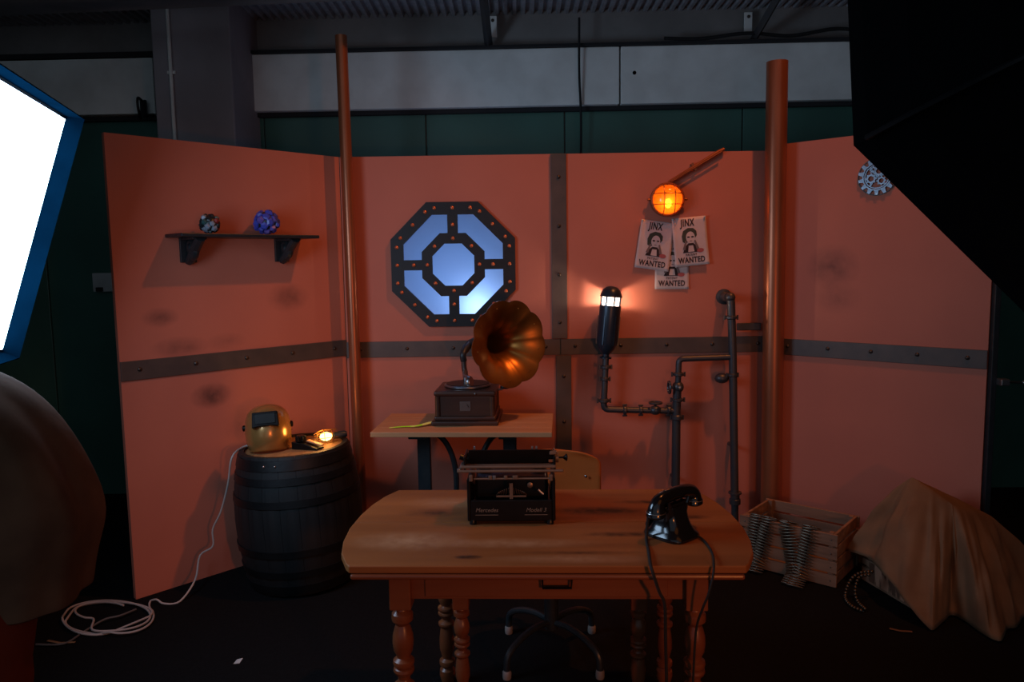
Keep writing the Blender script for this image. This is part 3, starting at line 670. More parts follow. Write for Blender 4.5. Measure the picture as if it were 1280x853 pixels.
gb = fl(583, 533.5, TZ)
GX, GY = gb.x, gb.y+0.20
gram = thing('gramophone', 'dark wooden gramophone with brass petal horn on the side table', 'gramophone', (GX, GY, TZ), R(-3))
MB().box((0, 0, 0.013), (0.375, 0.375, 0.026)).build('plinth', gram_m, gram, 0, bevel=0.008, seg=3)
MB().box((0, 0, 0.038), (0.345, 0.345, 0.026)).build('plinth_moulding', gram_m, gram, 0, bevel=0.010, seg=3)
MB().box((0, 0, 0.105), (0.315, 0.315, 0.12)).build('case', gram_m, gram, 0, bevel=0.004)
for sx in (-1, 1):
    for sy in (-1, 1): MB().lathe([(0.016, 0.05), (0.016, 0.16)], 12, Matrix.Translation((sx*0.152, sy*0.152, 0))).build('corner_column', gram_m, gram)
MB().box((0, 0, 0.178), (0.345, 0.345, 0.030)).build('lid', gram_m, gram, 0, bevel=0.012, seg=3)
pl = MB().box((0.002, -0.159, 0.105), (0.062, 0.004, 0.055)).build('plaque', strap_m, gram, 0, bevel=0.002)
MB().tube([(0.010, -0.162, 0.118), (0.016, -0.162, 0.110), (0.021, -0.162, 0.098)], [0.003, 0.005, 0.003], 6, flat=0.4).build('plaque_mark', chrome_m, pl)
MB().lathe([(0.128, 0.196), (0.133, 0.199), (0.133, 0.206), (0.128, 0.209), (0.001, 0.209)], 40).build('turntable', chrome_m, gram)
MB().lathe([(0.122, 0.209), (0.122, 0.212), (0.001, 0.212)], 40).build('record', enamel_m, gram)
MB().lathe([(0.006, 0), (0.006, 0.012)], 8, Matrix.Translation((0, 0, 0.212))).build('spindle', chrome_m, gram)
MB().ball((0.06, -0.174, 0.178), 0.006, 8, 6).build('knob', chrome_m, gram)
ck = MB().tube([(0.157, 0.02, 0.165), (0.20, 0.02, 0.17)], 0.006, 8).build('crank', chrome_m, gram)
MB().lathe([(0.006, 0), (0.011, 0.015), (0.012, 0.04), (0.007, 0.055)], 12, dirM((0.188, 0.0, 0.185), (1, -0.15, 0.05))).build('crank_handle', enamel_m, ck)
# tone arm and bracket
MB().tube(smoothpath([(-0.02, 0.10, 0.20), (-0.025, 0.10, 0.255), (-0.03, 0.09, 0.29), (-0.028, 0.07, 0.34)]), 0.017, 12).build('tone_arm', chrome_m, gram)
MB().tube(smoothpath([(-0.025, 0.09, 0.265), (-0.02, 0.0, 0.262), (0.01, -0.06, 0.245), (0.02, -0.09, 0.232)]), 0.010, 10).build('pickup_arm', chrome_m, gram)
MB().lathe([(0.030, -0.012), (0.034, -0.006), (0.034, 0.006), (0.030, 0.012)], 20, dirM((0.022, -0.095, 0.232), (0.9, -0.3, 0.2))).build('sound_box', chrome_m, gram)
# horn
mc = aty(637, 430, GY-0.16) - V((GX, GY, TZ)); mc = Matrix.Rotation(R(3), 3, 'Z') @ mc
hax = V((0.60, -0.78, 0.06)).normalized(); HL = 0.34
th = mc - hax*HL
Mh = dirM(th, hax)
petal = lambda a, k: 1 + (0.085*abs(cos(4.5*(a+0.2)))**0.7-0.045)*min(1, (k/15.0)**1.6)
hp_ = []
for k in range(16):
    t = k/15; r = 0.024 + 0.075*t**1.3 + 0.128*t**6; z = HL*(t**0.92) ; hp_.append((r, z))
hp_ += [(0.236, HL+0.002), (0.236, HL-0.006)]
ho = MB().lathe(hp_, 90, Mh, cap=False, mod=petal).build('horn', brass_m, gram, 50)
sd = ho.modifiers.new('thickness', 'SOLIDIFY'); sd.thickness = 0.002
rv = MB().ball((0, 0, 0), 0.004, 8, 6).mesh('rivet', brass_m)
for k in range(9):
    a = 2*pi*(k+0.5)/9-0.2+pi/9; q = Mh @ V((0.205*cos(a), 0.205*sin(a), HL-0.006)); inst('rivet', rv, ho, q)
MB().tube(smoothpath([(-0.028, 0.07, 0.33), (-0.03, 0.07, 0.375), th-hax*0.05+V((-0.01, 0, -0.004)), th+hax*0.03], 6), [0.019]*8+[0.024]*6+[0.028]*5, 14).build('horn_elbow', iron_m, gram)

# ================================================================ MAIN TABLE
MT = thing('drop_leaf_table', 'worn wooden table with rounded ends, turned legs and a drawer', 'table', (0.105, 2.565, 0), R(-2.1))
MZ = 0.76
half = [(-0.385, 0.598), (-0.365, 0.612), (-0.28, 0.648), (-0.18, 0.668), (-0.05, 0.678), (0.08, 0.672), (0.2, 0.655), (0.3, 0.628), (0.385, 0.588)]
def hw(y):
    for (y0, w0), (y1, w1) in zip(half[:-1], half[1:]):
        if y0 <= y <= y1: return w0+(w1-w0)*(y-y0)/(y1-y0)
    return half[-1][1]
def board(y0, y1):
    ys = [y0] + [y for y, w in half if y0+0.004 < y < y1-0.004] + [y1]
    return [(-hw(y), y) for y in reversed(ys)] + [(hw(y), y) for y in ys]
for (y0, y1) in ((-0.385, 0.0), (0.002, 0.385)):
    MB().prism(board(y0, y1), MZ-0.024, MZ, 'z').build('plank', wtop, MT, 0, bevel=0.004, seg=3)
MB().box((0, -0.378, MZ-0.0335), (1.188, 0.03, 0.017)).build('edge_moulding', wfrm, MT, 0, bevel=0.007, seg=3)
AX0, AX1, AY0, AY1 = -0.462, 0.472, -0.31, 0.29
AZ0, AZ1 = 0.615, MZ-0.024
def turned(x, y, ztop, zblock, r):
    t = MB().box((x, y, (ztop+zblock)/2), (2*r, 2*r, ztop-zblock)).build('leg', wfrm, MT, 0, bevel=0.004)
    L_ = zblock; pr_ = [(0.55, 1.0), (0.62, 0.985), (0.98, 0.965), (1.02, 0.945), (0.98, 0.925), (0.70, 0.91), (0.62, 0.90), (0.78, 0.88), (0.96, 0.84), (1.0, 0.80), (0.9, 0.755), (0.66, 0.725), (0.62, 0.715),
          (0.98, 0.70), (1.02, 0.685), (0.94, 0.67), (0.70, 0.665), (0.95, 0.655), (1.0, 0.64), (0.9, 0.625), (0.62, 0.61), (0.56, 0.59), (0.66, 0.575), (0.98, 0.56), (1.0, 0.545), (0.9, 0.53), (0.70, 0.515),
          (0.80, 0.47), (0.92, 0.40), (0.9, 0.33), (0.66, 0.26), (0.56, 0.24), (0.96, 0.22), (1.0, 0.20), (0.94, 0.18), (0.60, 0.16), (0.95, 0.135), (1.0, 0.09), (0.8, 0.04), (0.62, 0.0)]
    MB().lathe([(r*a, L_*z) for a, z in reversed(pr_)], 20, Matrix.Translation((x, y, 0))).build('turning', wfrm, t, 28)
for x in (AX0+0.005, AX1-0.005): turned(x, AY0+0.02, AZ1, 0.588, 0.034)
for x in (AX0+0.07, AX1-0.005): turned(x, AY1-0.02, AZ1, 0.46, 0.032)
for x in (AX0+0.15, AX1-0.13): turned(x, AY1-0.19, AZ1, 0.40, 0.030)
MB().box(((AX0+AX1)/2, AY0+0.022, (AZ0+AZ1)/2), (AX1-AX0-0.07, 0.02, AZ1-AZ0)).build('front_apron', wfrm, MT, 0, bevel=0.003)
MB().box(((AX0+AX1)/2, AY1-0.02, (AZ0+AZ1)/2), (AX1-AX0-0.07, 0.02, AZ1-AZ0)).build('rear_apron', wfrm, MT, 0, bevel=0.003)
for x in (AX0+0.005, AX1-0.005): MB().box((x, (AY0+AY1)/2, (AZ0+AZ1)/2), (0.02, AY1-AY0-0.08, AZ1-AZ0)).build('side_apron', wfrm, MT, 0, bevel=0.003)
dr = MB().box((0.0, AY0+0.010, (AZ0+AZ1)/2), (0.76, 0.010, AZ1-AZ0-0.02)).build('drawer_front', wfrm, MT, 0, bevel=0.003)
hx = 0.035
MB().tube([(hx-0.046, AY0+0.002, 0.702), (hx-0.046, AY0-0.010, 0.700), (hx-0.044, AY0-0.014, 0.664), (hx+0.044, AY0-0.014, 0.664), (hx+0.046, AY0-0.010, 0.700), (hx+0.046, AY0+0.002, 0.702)], 0.0045, 8).build('drawer_pull', enamel_m, dr)
for sx in (-1, 1): MB().box((hx+sx*0.046, AY0+0.003, 0.700), (0.016, 0.005, 0.016)).build('pull_mount', enamel_m, dr, 0, bevel=0.002)

# ================================================================ TYPEWRITER (seen from behind)
TW = thing('typewriter', 'old black typewriter with wide carriage standing on the wooden table', 'typewriter', (-0.007, 2.70, MZ), R(-1.5))
for sx in (-1, 1):
    for sy in (-0.145, 0.16): MB().lathe([(0.013, 0), (0.012, 0.014), (0.009, 0.02)], 10, Matrix.Translation((sx*0.135, sy, 0))).build('foot', enamel_m, TW)
for sx in (-1, 1):
    MB().prism([(-0.155, 0.012), (0.17, 0.012), (0.17, 0.05), (0.10, 0.09), (0.07, 0.165), (-0.155, 0.165)], sx*0.148-0.006, sx*0.148+0.006, 'x').build('side_panel', enamel_m, TW, 0, bevel=0.004)
bpn = MB().box((0, -0.150, 0.05), (0.284, 0.010, 0.075)).build('back_panel', enamel_m, TW, 0, bevel=0.003)
inst('lettering', text_mesh('Mercedes', 0.020, letter_m, shear=0.25), bpn, (-0.086, -0.1556, 0.052), OUT)
inst('lettering', text_mesh('Modell 3', 0.020, letter_m, shear=0.25), bpn, (0.086, -0.1556, 0.052), OUT)
for sx in (-1, 1): MB().box((sx*0.086, -0.1553, 0.035), (0.080, 0.0008, 0.0016)).build('underline', letter_m, bpn, 0)
MB().box((0, 0.0, 0.04), (0.28, 0.28, 0.04)).build('base_pan', enamel_m, TW, 0, bevel=0.003)
MB().box((0, -0.02, 0.10), (0.26, 0.14, 0.10)).build('mechanism_block', enamel_m, TW, 0, bevel=0.01)
for k in range(13):
    a = -0.9+1.8*k/12
    MB().tube([(0.075*sin(a)*0.9, -0.11, 0.092), (0.055*sin(a), -0.135, 0.128-0.02*abs(a))], 0.0022, 6).build('type_bar', brown_steel, TW)
MB().box((0.0, -0.135, 0.096), (0.105, 0.006, 0.006)).build('basket_bar', brown_steel, TW, 0)
MB().box((0.0, -0.138, 0.115), (0.012, 0.006, 0.055)).build('basket_post', brown_steel, TW, 0)
MB().lathe([(0.010, 0), (0.010, 0.006), (0.004, 0.008)], 12, dirM((0.066, -0.10, 0.126), (0, -1, 0))).build('spool_knob', brown_steel, TW)
MB().tube([(0.095, -0.152, 0.124), (0.112, -0.154, 0.108)], 0.0045, 8).build('ribbon_lever', chrome_m, TW)
for sx in (-1, 1):
    MB().lathe([(0.028, 0.155), (0.030, 0.157), (0.030, 0.166), (0.004, 0.168)], 18, Matrix.Translation((sx*0.10, 0.02, 0))).build('ribbon_spool', enamel_m, TW)
rl = MB().tube([(-0.13, -0.15, 0.163), (0.135, -0.15, 0.163)], 0.0035, 8).build('rear_rail', brown_steel, TW)
for x in (-0.139, 0.139): MB().box((x, -0.15, 0.166), (0.012, 0.014, 0.022)).build('rail_bracket', brown_steel, rl, 0, bevel=0.002)
for x, m_ in ((-0.058, chrome_m), (-0.072, brown_steel), (-0.018, brown_steel), (0.012, brown_steel), (0.018, brown_steel)):
    MB().box((x, -0.152, 0.168), (0.012, 0.010, 0.014)).build('tab_stop', m_, rl, 0, bevel=0.002)
CG = MB().box((-0.002, -0.135, 0.186), (0.372, 0.012, 0.009)).build('carriage', brown_steel, TW, 0, bevel=0.003)
MB().box((-0.01, -0.115, 0.198), (0.335, 0.03, 0.010)).build('carriage_rail', brown_steel, CG, 0, bevel=0.003)
for sx in (-1, 1): MB().box((sx*0.158-0.005, -0.06, 0.208), (0.008, 0.12, 0.05)).build('carriage_end', enamel_m, CG, 0, bevel=0.006)
MB().tube([(-0.158, -0.055, 0.212), (0.150, -0.055, 0.212)], 0.021, 18).build('platen', enamel_m, CG)
MB().box((-0.005, -0.092, 0.226), (0.29, 0.004, 0.055), rot=(R(14), 0, 0)).build('paper_table', enamel_m, CG, 0, bevel=0.0015)
MB().tube([(-0.148, -0.088, 0.246), (0.146, -0.088, 0.246)], 0.0042, 8).build('paper_bail', enamel_m, CG)
MB().tube([(-0.02, -0.094, 0.240), (0.135, -0.094, 0.240)], 0.002, 6).build('margin_scale', brown_steel, CG)
for x in (-0.13, 0.075, 0.09): MB().box((x, -0.086, 0.256), (0.007, 0.006, 0.012)).build('margin_stop', chrome_m, CG, 0)
MB().box((0.148, -0.09, 0.240), (0.026, 0.02, 0.014)).build('release_cog', brown_steel, CG, 0, bevel=0.003)
MB().box((0.142, -0.10, 0.212), (0.020, 0.014, 0.010)).build('release_lever', copper_m, CG, 0, bevel=0.003)
for x in (-0.156, 0.158):
    MB().lathe([(0.006, -0.006), (0.018, -0.006), (0.018, 0.006), (0.006, 0.006)], 16, dirM((x*1.03, -0.055, 0.212), (1, 0, 0))).build('platen_gear', brown_steel, CG)
kb = MB().tube([(0.158, -0.055, 0.212), (0.196, -0.055, 0.212)], 0.0035, 8).build('knob_shaft', enamel_m, CG)
MB().lathe([(0.004, -0.010), (0.013, 0.0), (0.013, 0.004), (0.004, 0.006)], 16, dirM((0.196, -0.055, 0.212), (1, 0, 0))).build('platen_knob', enamel_m, kb)
MB().tube(smoothpath([(-0.16, -0.07, 0.205), (-0.175, -0.09, 0.200), (-0.178, -0.12, 0.192), (-0.188, -0.125, 0.187)]), 0.005, 8).build('return_lever', chrome_m, CG)
MB().tube([(-0.17, -0.055, 0.212), (-0.185, -0.055, 0.218)], 0.011, 10).build('platen_knob', enamel_m, CG)
MB().box((0, 0.14, 0.045), (0.27, 0.09, 0.03), rot=(R(-18), 0, 0)).build('keyboard_deck', enamel_m, TW, 0, bevel=0.003)
km = MB().lathe([(0.003, -0.02), (0.003, 0.0), (0.0075, 0.001), (0.0075, 0.004), (0.001, 0.0045)], 10).mesh('key', enamel_m)
for r_ in range(4):
    for c_ in range(11): inst('key', km, TW, (-0.115+c_*0.022+r_*0.004, 0.105+r_*0.024, 0.098-r_*0.011))

# ================================================================ TELEPHONE
PX, PY = 0.522, 2.425
tel = thing('telephone', 'black bakelite telephone with handset on its cradle, on the wooden table', 'telephone', (PX, PY, MZ), R(40))
def rrect(hx, hy, z, n=28, p=4.0):
    out = []
    for k in range(n):
        a = 2*pi*k/n; c_, s_ = cos(a), sin(a); d = (abs(c_)**p+abs(s_)**p)**(1/p); out.append(V((hx*c_/d, hy*s_/d, z)))
    return out
prf = [(0.070, 0.078, 0.0), (0.073, 0.081, 0.006), (0.070, 0.078, 0.014), (0.060, 0.066, 0.024), (0.052, 0.054, 0.042), (0.047, 0.045, 0.062), (0.047, 0.040, 0.082), (0.052, 0.040, 0.100), (0.054, 0.038, 0.108)]
MB().loft([rrect(a, b, z) for a, b, z in prf]).build('body', bakelite, tel, 50)
cr = MB().box((0, 0, 0.108), (0.12, 0.05, 0.010)).build('cradle', bakelite, tel, 0, bevel=0.004)
for sx in (-1, 1):
    for sy in (-1, 1): MB().tube([(sx*0.048, sy*0.026, 0.106), (sx*0.052, sy*0.030, 0.128)], [0.008, 0.005], 8).build('cradle_prong', bakelite, cr)
dl = MB().lathe([(0.044, 0), (0.044, 0.006), (0.034, 0.010), (0.001, 0.011)], 28, dirM((0, 0.064, 0.040), (0, 0.8, 0.5))).build('dial', bakelite, tel)
hM = Matrix.Identity(4)
HX = 0.018
hp2 = [(-0.100, 0, 0.094), (-0.098, 0, 0.110), (-0.084, 0, 0.126), (-0.05, 0, 0.134), (0.0, 0, 0.137), (0.05, 0, 0.134), (0.084, 0, 0.126), (0.098, 0, 0.110), (0.100, 0, 0.094)]
sp = smoothpath([(x+HX, y, z+0.002) for x, y, z in hp2], 4); n = len(sp)
hs = MB().tube(sp, [0.0225+0.008*(abs(2*k/(n-1)-1))**3 for k in range(n)], 14).build('handset', bakelite, tel, 50)
for sx in (-1, 1):
    MB().lathe([(0.024, 0.0), (0.031, -0.010), (0.032, -0.024), (0.026, -0.030), (0.001, -0.031)] if True else [], 20, Matrix.Translation((sx*0.100+HX, 0, 0.108))).build('ear_cup', bakelite, hs)
    MB().tube([(sx*0.100+HX+0.0315*cos(a), 0.0315*sin(a), 0.096) for a in [2*pi*k/24 for k in range(24)]], 0.0015, 6, closed=True).build('cup_ring', chrome_m, hs)
MB().tube([(-0.04, 0, 0.150), (-0.038, 0, 0.160)], 0.003, 6).build('hook_pin', bakelite, tel)
inv = (Matrix.Translation((PX, PY, MZ)) @ Matrix.Rotation(R(40), 4, 'Z')).inverted()
def cord(name, pts, r): return MB().tube([inv @ V(p) for p in smoothpath(pts, 6)], r, 8).build(name, cord_m, tel)
edgeY = 2.163
c1 = [aty(811, 640, 2.36), fl(808, 672, MZ+0.006), fl(811, 690, MZ+0.006), V((aty(813, 704, edgeY).x, edgeY-0.004, MZ+0.008)), aty(816, 716, edgeY-0.03), aty(824, 740, edgeY-0.02), aty(831, 757, edgeY-0.01), aty(832, 800, edgeY+0.02), aty(834, 880, edgeY+0.06)]
cord('cord', c1, 0.0050)
c2 = [fl(867, 667, MZ+0.01), fl(880, 676, MZ+0.005), fl(890, 691, MZ+0.005), V((aty(892, 702, edgeY).x, edgeY-0.004, MZ+0.008)), aty(891, 722, edgeY-0.025), aty(885, 745, edgeY-0.02), aty(878, 762, edgeY), aty(870, 790, edgeY+0.03), aty(866, 860, edgeY+0.05)]
cord('cord', c2, 0.0036)

# ================================================================ SWIVEL CHAIR behind the table
CH = thing('swivel_chair', 'swivel chair with plywood backrest, behind the wooden table', 'chair', (0.150, 3.06, 0), R(-4))
bk = MB(); rings = []
for j in range(13):
    v = j/12; zz = 0.60+0.235*v; ev = abs(2*v-1); hw_ = 0.225*(1-max(0, (ev-0.45)/0.55)**3.2*0.42); row = []
    for i in range(17):
        u = -1+i/8; row.append(V((hw_*u, 0.26-0.045*u*u, zz)))
    rings.append(row)
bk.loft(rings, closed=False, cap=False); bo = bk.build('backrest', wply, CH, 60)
sd = bo.modifiers.new('thickness', 'SOLIDIFY'); sd.thickness = 0.012
sb = bo.modifiers.new('subdivision', 'SUBSURF'); sb.levels = 1; sb.render_levels = 1
for x in (-0.09, 0.155): MB().ball((x, 0.212 if x > 0.1 else 0.236, 0.72), 0.007, 8, 6, (1, 0.5, 1)).build('rivet', chrome_m, CH)
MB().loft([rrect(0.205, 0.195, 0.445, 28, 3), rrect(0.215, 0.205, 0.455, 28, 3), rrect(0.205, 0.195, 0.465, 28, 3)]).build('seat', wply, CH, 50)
MB().tube(smoothpath([(0, 0.08, 0.43), (0, 0.24, 0.43), (0, 0.285, 0.5), (0, 0.278, 0.70)]), 0.014, 10).build('back_stem', iron_m, CH)
MB().lathe([(0.030, 0.12), (0.030, 0.26), (0.017, 0.265), (0.017, 0.44)], 16).build('column', iron_m, CH, 30)
mat_foot = mat('pale_rubber', (0.26, 0.22, 0.20), 0.6)
for k in range(4):
    a = R(48+90*k) if k < 2 else R(48+90*k); d = V((cos(a), sin(a), 0))
    arm = MB().tube(smoothpath([d*0.02+V((0, 0, 0.15)), d*0.10+V((0, 0, 0.155)), d*0.19+V((0, 0, 0.135)), d*0.255+V((0, 0, 0.095)), d*0.265+V((0, 0, 0.03))], 5), 0.014, 10).build('base_arm', iron_m, CH)
    MB().lathe([(0.016, 0.0), (0.018, 0.006), (0.018, 0.03), (0.014, 0.036)], 14, Matrix.Translation(d*0.265)).build('rubber_foot', mat_foot, arm)

# ================================================================ BARREL and what stands on it
BX, BY = -1.135, 3.915
tilt = R(-2.4)
bar = thing('barrel', 'dark wooden barrel with iron hoops standing before the shelf panel', 'barrel', (BX, BY, 0.012), (0, tilt, 0))
BH = 0.715
def br_(z): return 0.276 + 0.050*(1-((z-BH/2)/(BH/2))**2)
NS = 22
sv = MB(); rg = []
for j in range(9):
    z = BH*j/8; r = br_(z); w = 2*pi/NS/2*0.985
    rg.append([V(((r-0.022)*cos(-w), (r-0.022)*sin(-w), z)), V((r*cos(-w), r*sin(-w), z)), V(((r+0.003), 0, z)), V((r*cos(w), r*sin(w), z)), V(((r-0.022)*cos(w), (r-0.022)*sin(w), z))])
sv.loft(rg); sme = sv.mesh('stave', wstave, 30)
for k in range(NS): inst('stave', sme, bar, rot=(0, 0, 2*pi*k/NS))
for z, h in ((0.035, 0.045), (0.12, 0.035), (0.23, 0.035), (0.485, 0.035), (0.595, 0.035), (0.675, 0.05)):
    MB().lathe([(br_(z-h/2)+0.001, z-h/2), (br_(z-h/2)+0.007, z-h/2), (br_(z+h/2)+0.007, z+h/2), (br_(z+h/2)+0.001, z+h/2)], 48, cap=False).build('hoop', hoop_m, bar, 30)
for k in (-0.45, -0.25): MB().ball(((br_(0.675)+0.007)*sin(k+0.2), -(br_(0.675)+0.007)*cos(k+0.2), 0.675), 0.007, 8, 6).build('hoop_rivet', chrome_m, bar)
LZ = BH-0.012
for k in range(6):
    x0, x1 = -0.255+k*0.085, -0.255+(k+1)*0.085-0.001
    def chord(x): return sqrt(max(0.0004, 0.255**2-x*x))
    xs_ = [x0+(x1-x0)*j/4 for j in range(5)]
    MB().prism([(x, -chord(x)) for x in xs_]+[(x, chord(x)) for x in reversed(xs_)], LZ-0.02, LZ, 'z').build('lid_plank', wlid, bar, 0)
BM = Matrix.Translation((BX, BY, 0.012)) @ Matrix.Rotation(tilt, 4, 'Y')
def on_barrel(x, y): return BM @ V((x, y, LZ))
# welding mask
wp = on_barrel(-0.105, -0.09)
mask = thing('welding_mask', 'gold welding mask with dark visor window, propped on the barrel', 'mask', wp + V((0, 0, 0.006)), (R(-12), tilt, R(14)))
MWs = [(0.0, 0.098, 0.10, 0.0), (0.04, 0.112, 0.125, 0.0), (0.09, 0.118, 0.135, 0.0), (0.14, 0.117, 0.132, 0), (0.18, 0.110, 0.122, 0), (0.21, 0.096, 0.104, 0), (0.232, 0.070, 0.074, 0), (0.244, 0.036, 0.04, 0), (0.247, 0.006, 0.008, 0)]
rows = []
for z, w_, d_, _ in MWs:
    row = []
    for i in range(25):
        a = -pi*0.56+pi*1.12*i/24; row.append(V((w_*sin(a), -d_*cos(a)+0.05, z)))
    rows.append(row)
mb = MB(); mb.loft(rows, closed=False, cap=False); mo = mb.build('shell', gold_m, mask, 60)
s1 = mo.modifiers.new('subdivision', 'SUBSURF'); s1.levels = 1; s1.render_levels = 2
s2 = mo.modifiers.new('thickness', 'SOLIDIFY'); s2.thickness = 0.004
vz, vy = 0.160, -0.088
vf = MB(); vw, vh = 0.066, 0.042
vf.prism([(-vw, -vh*0.9), (-vw*0.5, -vh*0.75), (vw*0.5, -vh*0.75), (vw, -vh*0.9), (vw*0.94, vh), (-vw*0.94, vh)], -0.012, 0.030, 'y')
vfo = vf.build('visor_frame', enamel_m, mask, 0, bevel=0.004, loc=(0, vy, vz), rot=(R(-6), 0, 0))
MB().box((0, -0.014, 0.006), (0.100, 0.006, 0.052)).build('visor_glass', darkglass, vfo, 0, bevel=0.002)
MB().box((0, -0.016, 0.034), (0.112, 0.008, 0.006)).build('visor_bar', enamel_m, vfo, 0)
for sx in (-1, 1): MB().lathe([(0.016, 0), (0.016, 0.010), (0.010, 0.014)], 12, dirM((sx*0.114, 0.045, 0.13), (sx, 0, 0))).build('pivot_knob', enamel_m, mask)
hb = [(0.112*cos(a), 0.06+0.09*sin(a), 0.10) for a in [pi*k/12 for k in range(13)]]
MB().tube(hb, 0.010, 8, flat=0.3).build('head_band', enamel_m, mask)
# caged bulb lying on the barrel
lp_ = on_barrel(0.165, 0.03)
cg = thing('caged_bulb', 'glowing bulb in a wire cage lying on the barrel lid', 'lamp', lp_, (0, tilt, R(20)))
MB().ball((0.0, 0, 0.040), 0.025, 16, 12, (1.3, 0.95, 0.95)).build('bulb', emis('bulb_warm', (1.0, 0.55, 0.14), 7.0), cg)
MB().lathe([(0.018, 0), (0.020, 0.02), (0.020, 0.055), (0.014, 0.07)], 14, dirM((0.040, 0, 0.040), (1, 0.0, 0))).build('bulb_socket', iron_m, cg)
for k in range(8):
    a = 2*pi*k/8
    MB().tube([( -0.062+0.122*t, (0.040*sin(min(1, t*1.25+0.18)*pi*0.62)**0.7)*cos(a), 0.040+(0.037*sin(min(1, t*1.25+0.18)*pi*0.62)**0.7)*sin(a)) for t in [j/10 for j in range(11)]], 0.0016, 6).build('cage_wire', brass_m, cg)
for x, r in ((-0.045, 0.034), (-0.01, 0.0395), (0.03, 0.036)):
    MB().tube([(x, r*cos(a), 0.040+r*0.95*sin(a)) for a in [2*pi*k/24 for k in range(24)]], 0.0018, 6, closed=True).build('cage_ring', brass_m, cg)
lamp('caged_bulb_light', 'POINT', lp_+V((-0.02, -0.045, 0.085)), 1.1, (1.0, 0.46, 0.12), 0.03)
# small dark tool with wooden bar
tp = on_barrel(0.085, -0.06)
tl = thing('hand_tool', 'small dark hand tool with ribbed knob and wooden bar beside the caged bulb', 'tool', tp, (0, tilt, R(-22)))
MB().prism([(-0.075, 0.0), (0.085, 0.0), (0.085, 0.008), (0.0, 0.032), (-0.075, 0.040)], -0.03, 0.03, 'y').build('body', enamel_m, tl, 0, bevel=0.003)
MB().box((0.045, 0.012, 0.030), (0.095, 0.026, 0.008), rot=(0, R(14), 0)).build('wooden_bar', wside, tl, 0, bevel=0.002)
MB().lathe([(0.020, 0.036), (0.026, 0.042), (0.026, 0.064), (0.020, 0.070), (0.001, 0.071)], 24, Matrix.Translation((-0.035, 0.0, 0)), mod=lambda a, k: 1+0.10*cos(12*a)).build('ribbed_knob', enamel_m, tl, 20)

# ================================================================ WHITE CABLE from barrel to floor coil
def pan(px, py, off): return loc_on(left, px, py, off)
wpath = [on_barrel(-0.20, 0.0)+V((0, 0, 0.02)), on_barrel(-0.262, -0.02)+V((0, 0, 0.02)), aty(290, 572, 3.80), aty(285, 605, 3.82), aty(276, 640, 3.83), aty(266, 662, 3.84), aty(266, 683, 3.84), aty(250, 695, 3.82), aty(244, 725, 3.72), fl(225, 752, 0.006), fl(205, 755, 0.006), fl(196, 750, 0.02), fl(188, 752, 0.006)]
def loop(cx, cy, rx, ry, a0, a1, n=10): return [fl(cx+rx*cos(a0+(a1-a0)*k/n), cy+ry*sin(a0+(a1-a0)*k/n), 0.006+0.0015*k) for k in range(n+1)]
wpath += loop(150, 770, 42, 22, -0.5, 1.9) + loop(140, 778, 58, 16, 1.9, 3.3) + loop(140, 766, 50, 13, 3.5, 6.9) + loop(118, 772, 40, 22, 0.9, 3.1) + loop(134, 770, 54, 19, 3.2, 8.2) + loop(128, 764, 34, 11, 1.9, 5.6)
wcb = tag(MB().tube(smoothpath(wpath, 5), 0.0050, 8).build('white_cable', cable_m), 'white cable running down the barrel side into a coil on the floor', 'cable')
bpath = loop(110, 783, 36, 18, 1.0, 2.8) + [fl(60, 800, 0.006), fl(30, 812, 0.006)]
tag(MB().tube(smoothpath([fl(170, 762, 0.016), fl(150, 770, 0.018), fl(130, 775, 0.018), fl(105, 790, 0.008), fl(80, 805, 0.008), fl(45, 806, 0.008)], 5), 0.005, 8).build('grey_cable', mat('grey_cable_rubber', (0.10, 0.09, 0.085), 0.6)), 'short grey cable crossing under the white cable coil', 'cable')
tag(MB().tube([fl(60, 801, 0.006), fl(75, 804, 0.006), fl(94, 803, 0.006)], 0.007, 6, flat=0.3).build('cable_tie', mat('cable_tie_tan', (0.24, 0.13, 0.06), 0.7)), 'short tan strap lying on the floor beside the white cable coil', 'strap')
sp_ = fl(297, 828, 0.0)
scp = MB(); scp.add([(-0.012, -0.018, 0.001), (0.013, -0.014, 0.001), (0.016, 0.02, 0.006), (-0.008, 0.017, 0.002)], [(0, 1, 2, 3)])
so = scp.build('paper_scrap', white_m, None, 0, loc=sp_); so.modifiers.new('thickness', 'SOLIDIFY').thickness = 0.001
tag(so, 'small white scrap of paper lying on the dark floor before the barrel', 'paper')

# ================================================================ CRATE + CARTRIDGE BELTS
ca = V((1.622, 3.655, 0)); cbk = V((1.232, 3.992, 0)); cw = (ca-cbk).length; cang = atan2(ca.y-cbk.y, ca.x-cbk.x); CD, CHt = 0.37, 0.285
ctr = (ca+cbk)/2 + V((-sin(cang), cos(cang), 0))*(CD/2)
crate = thing('wooden_crate', 'open slatted wooden crate with cartridge belts hung over its side', 'crate', ctr, cang)
def crate_parts(root, w, d, h, m):
    for sy in (-1, 1):
        for k in range(4):
            hh = h/4-0.010; MB().box((0, sy*(d/2-0.006), k*h/4+h/8), (w, 0.012, hh)).build('slat', m, root, 0, bevel=0.002)
    for sx in (-1, 1):
        for k in range(4):
            hh = h/4-0.010; MB().box((sx*(w/2-0.018), 0, k*h/4+h/8), (0.014, d-0.028, hh)).build('end_slat', m, root, 0, bevel=0.002)
        for sy in (-1, 1): MB().box((sx*(w/2-0.036), sy*(d/2-0.028), h/2), (0.024, 0.03, h-0.004)).build('corner_post', m, root, 0, bevel=0.002)
    for k in range(4): MB().box((0, -d/2+0.05+k*(d-0.1)/3, 0.008), (w-0.09, (d-0.1)/3-0.012, 0.010)).build('bottom_slat', m, root, 0)
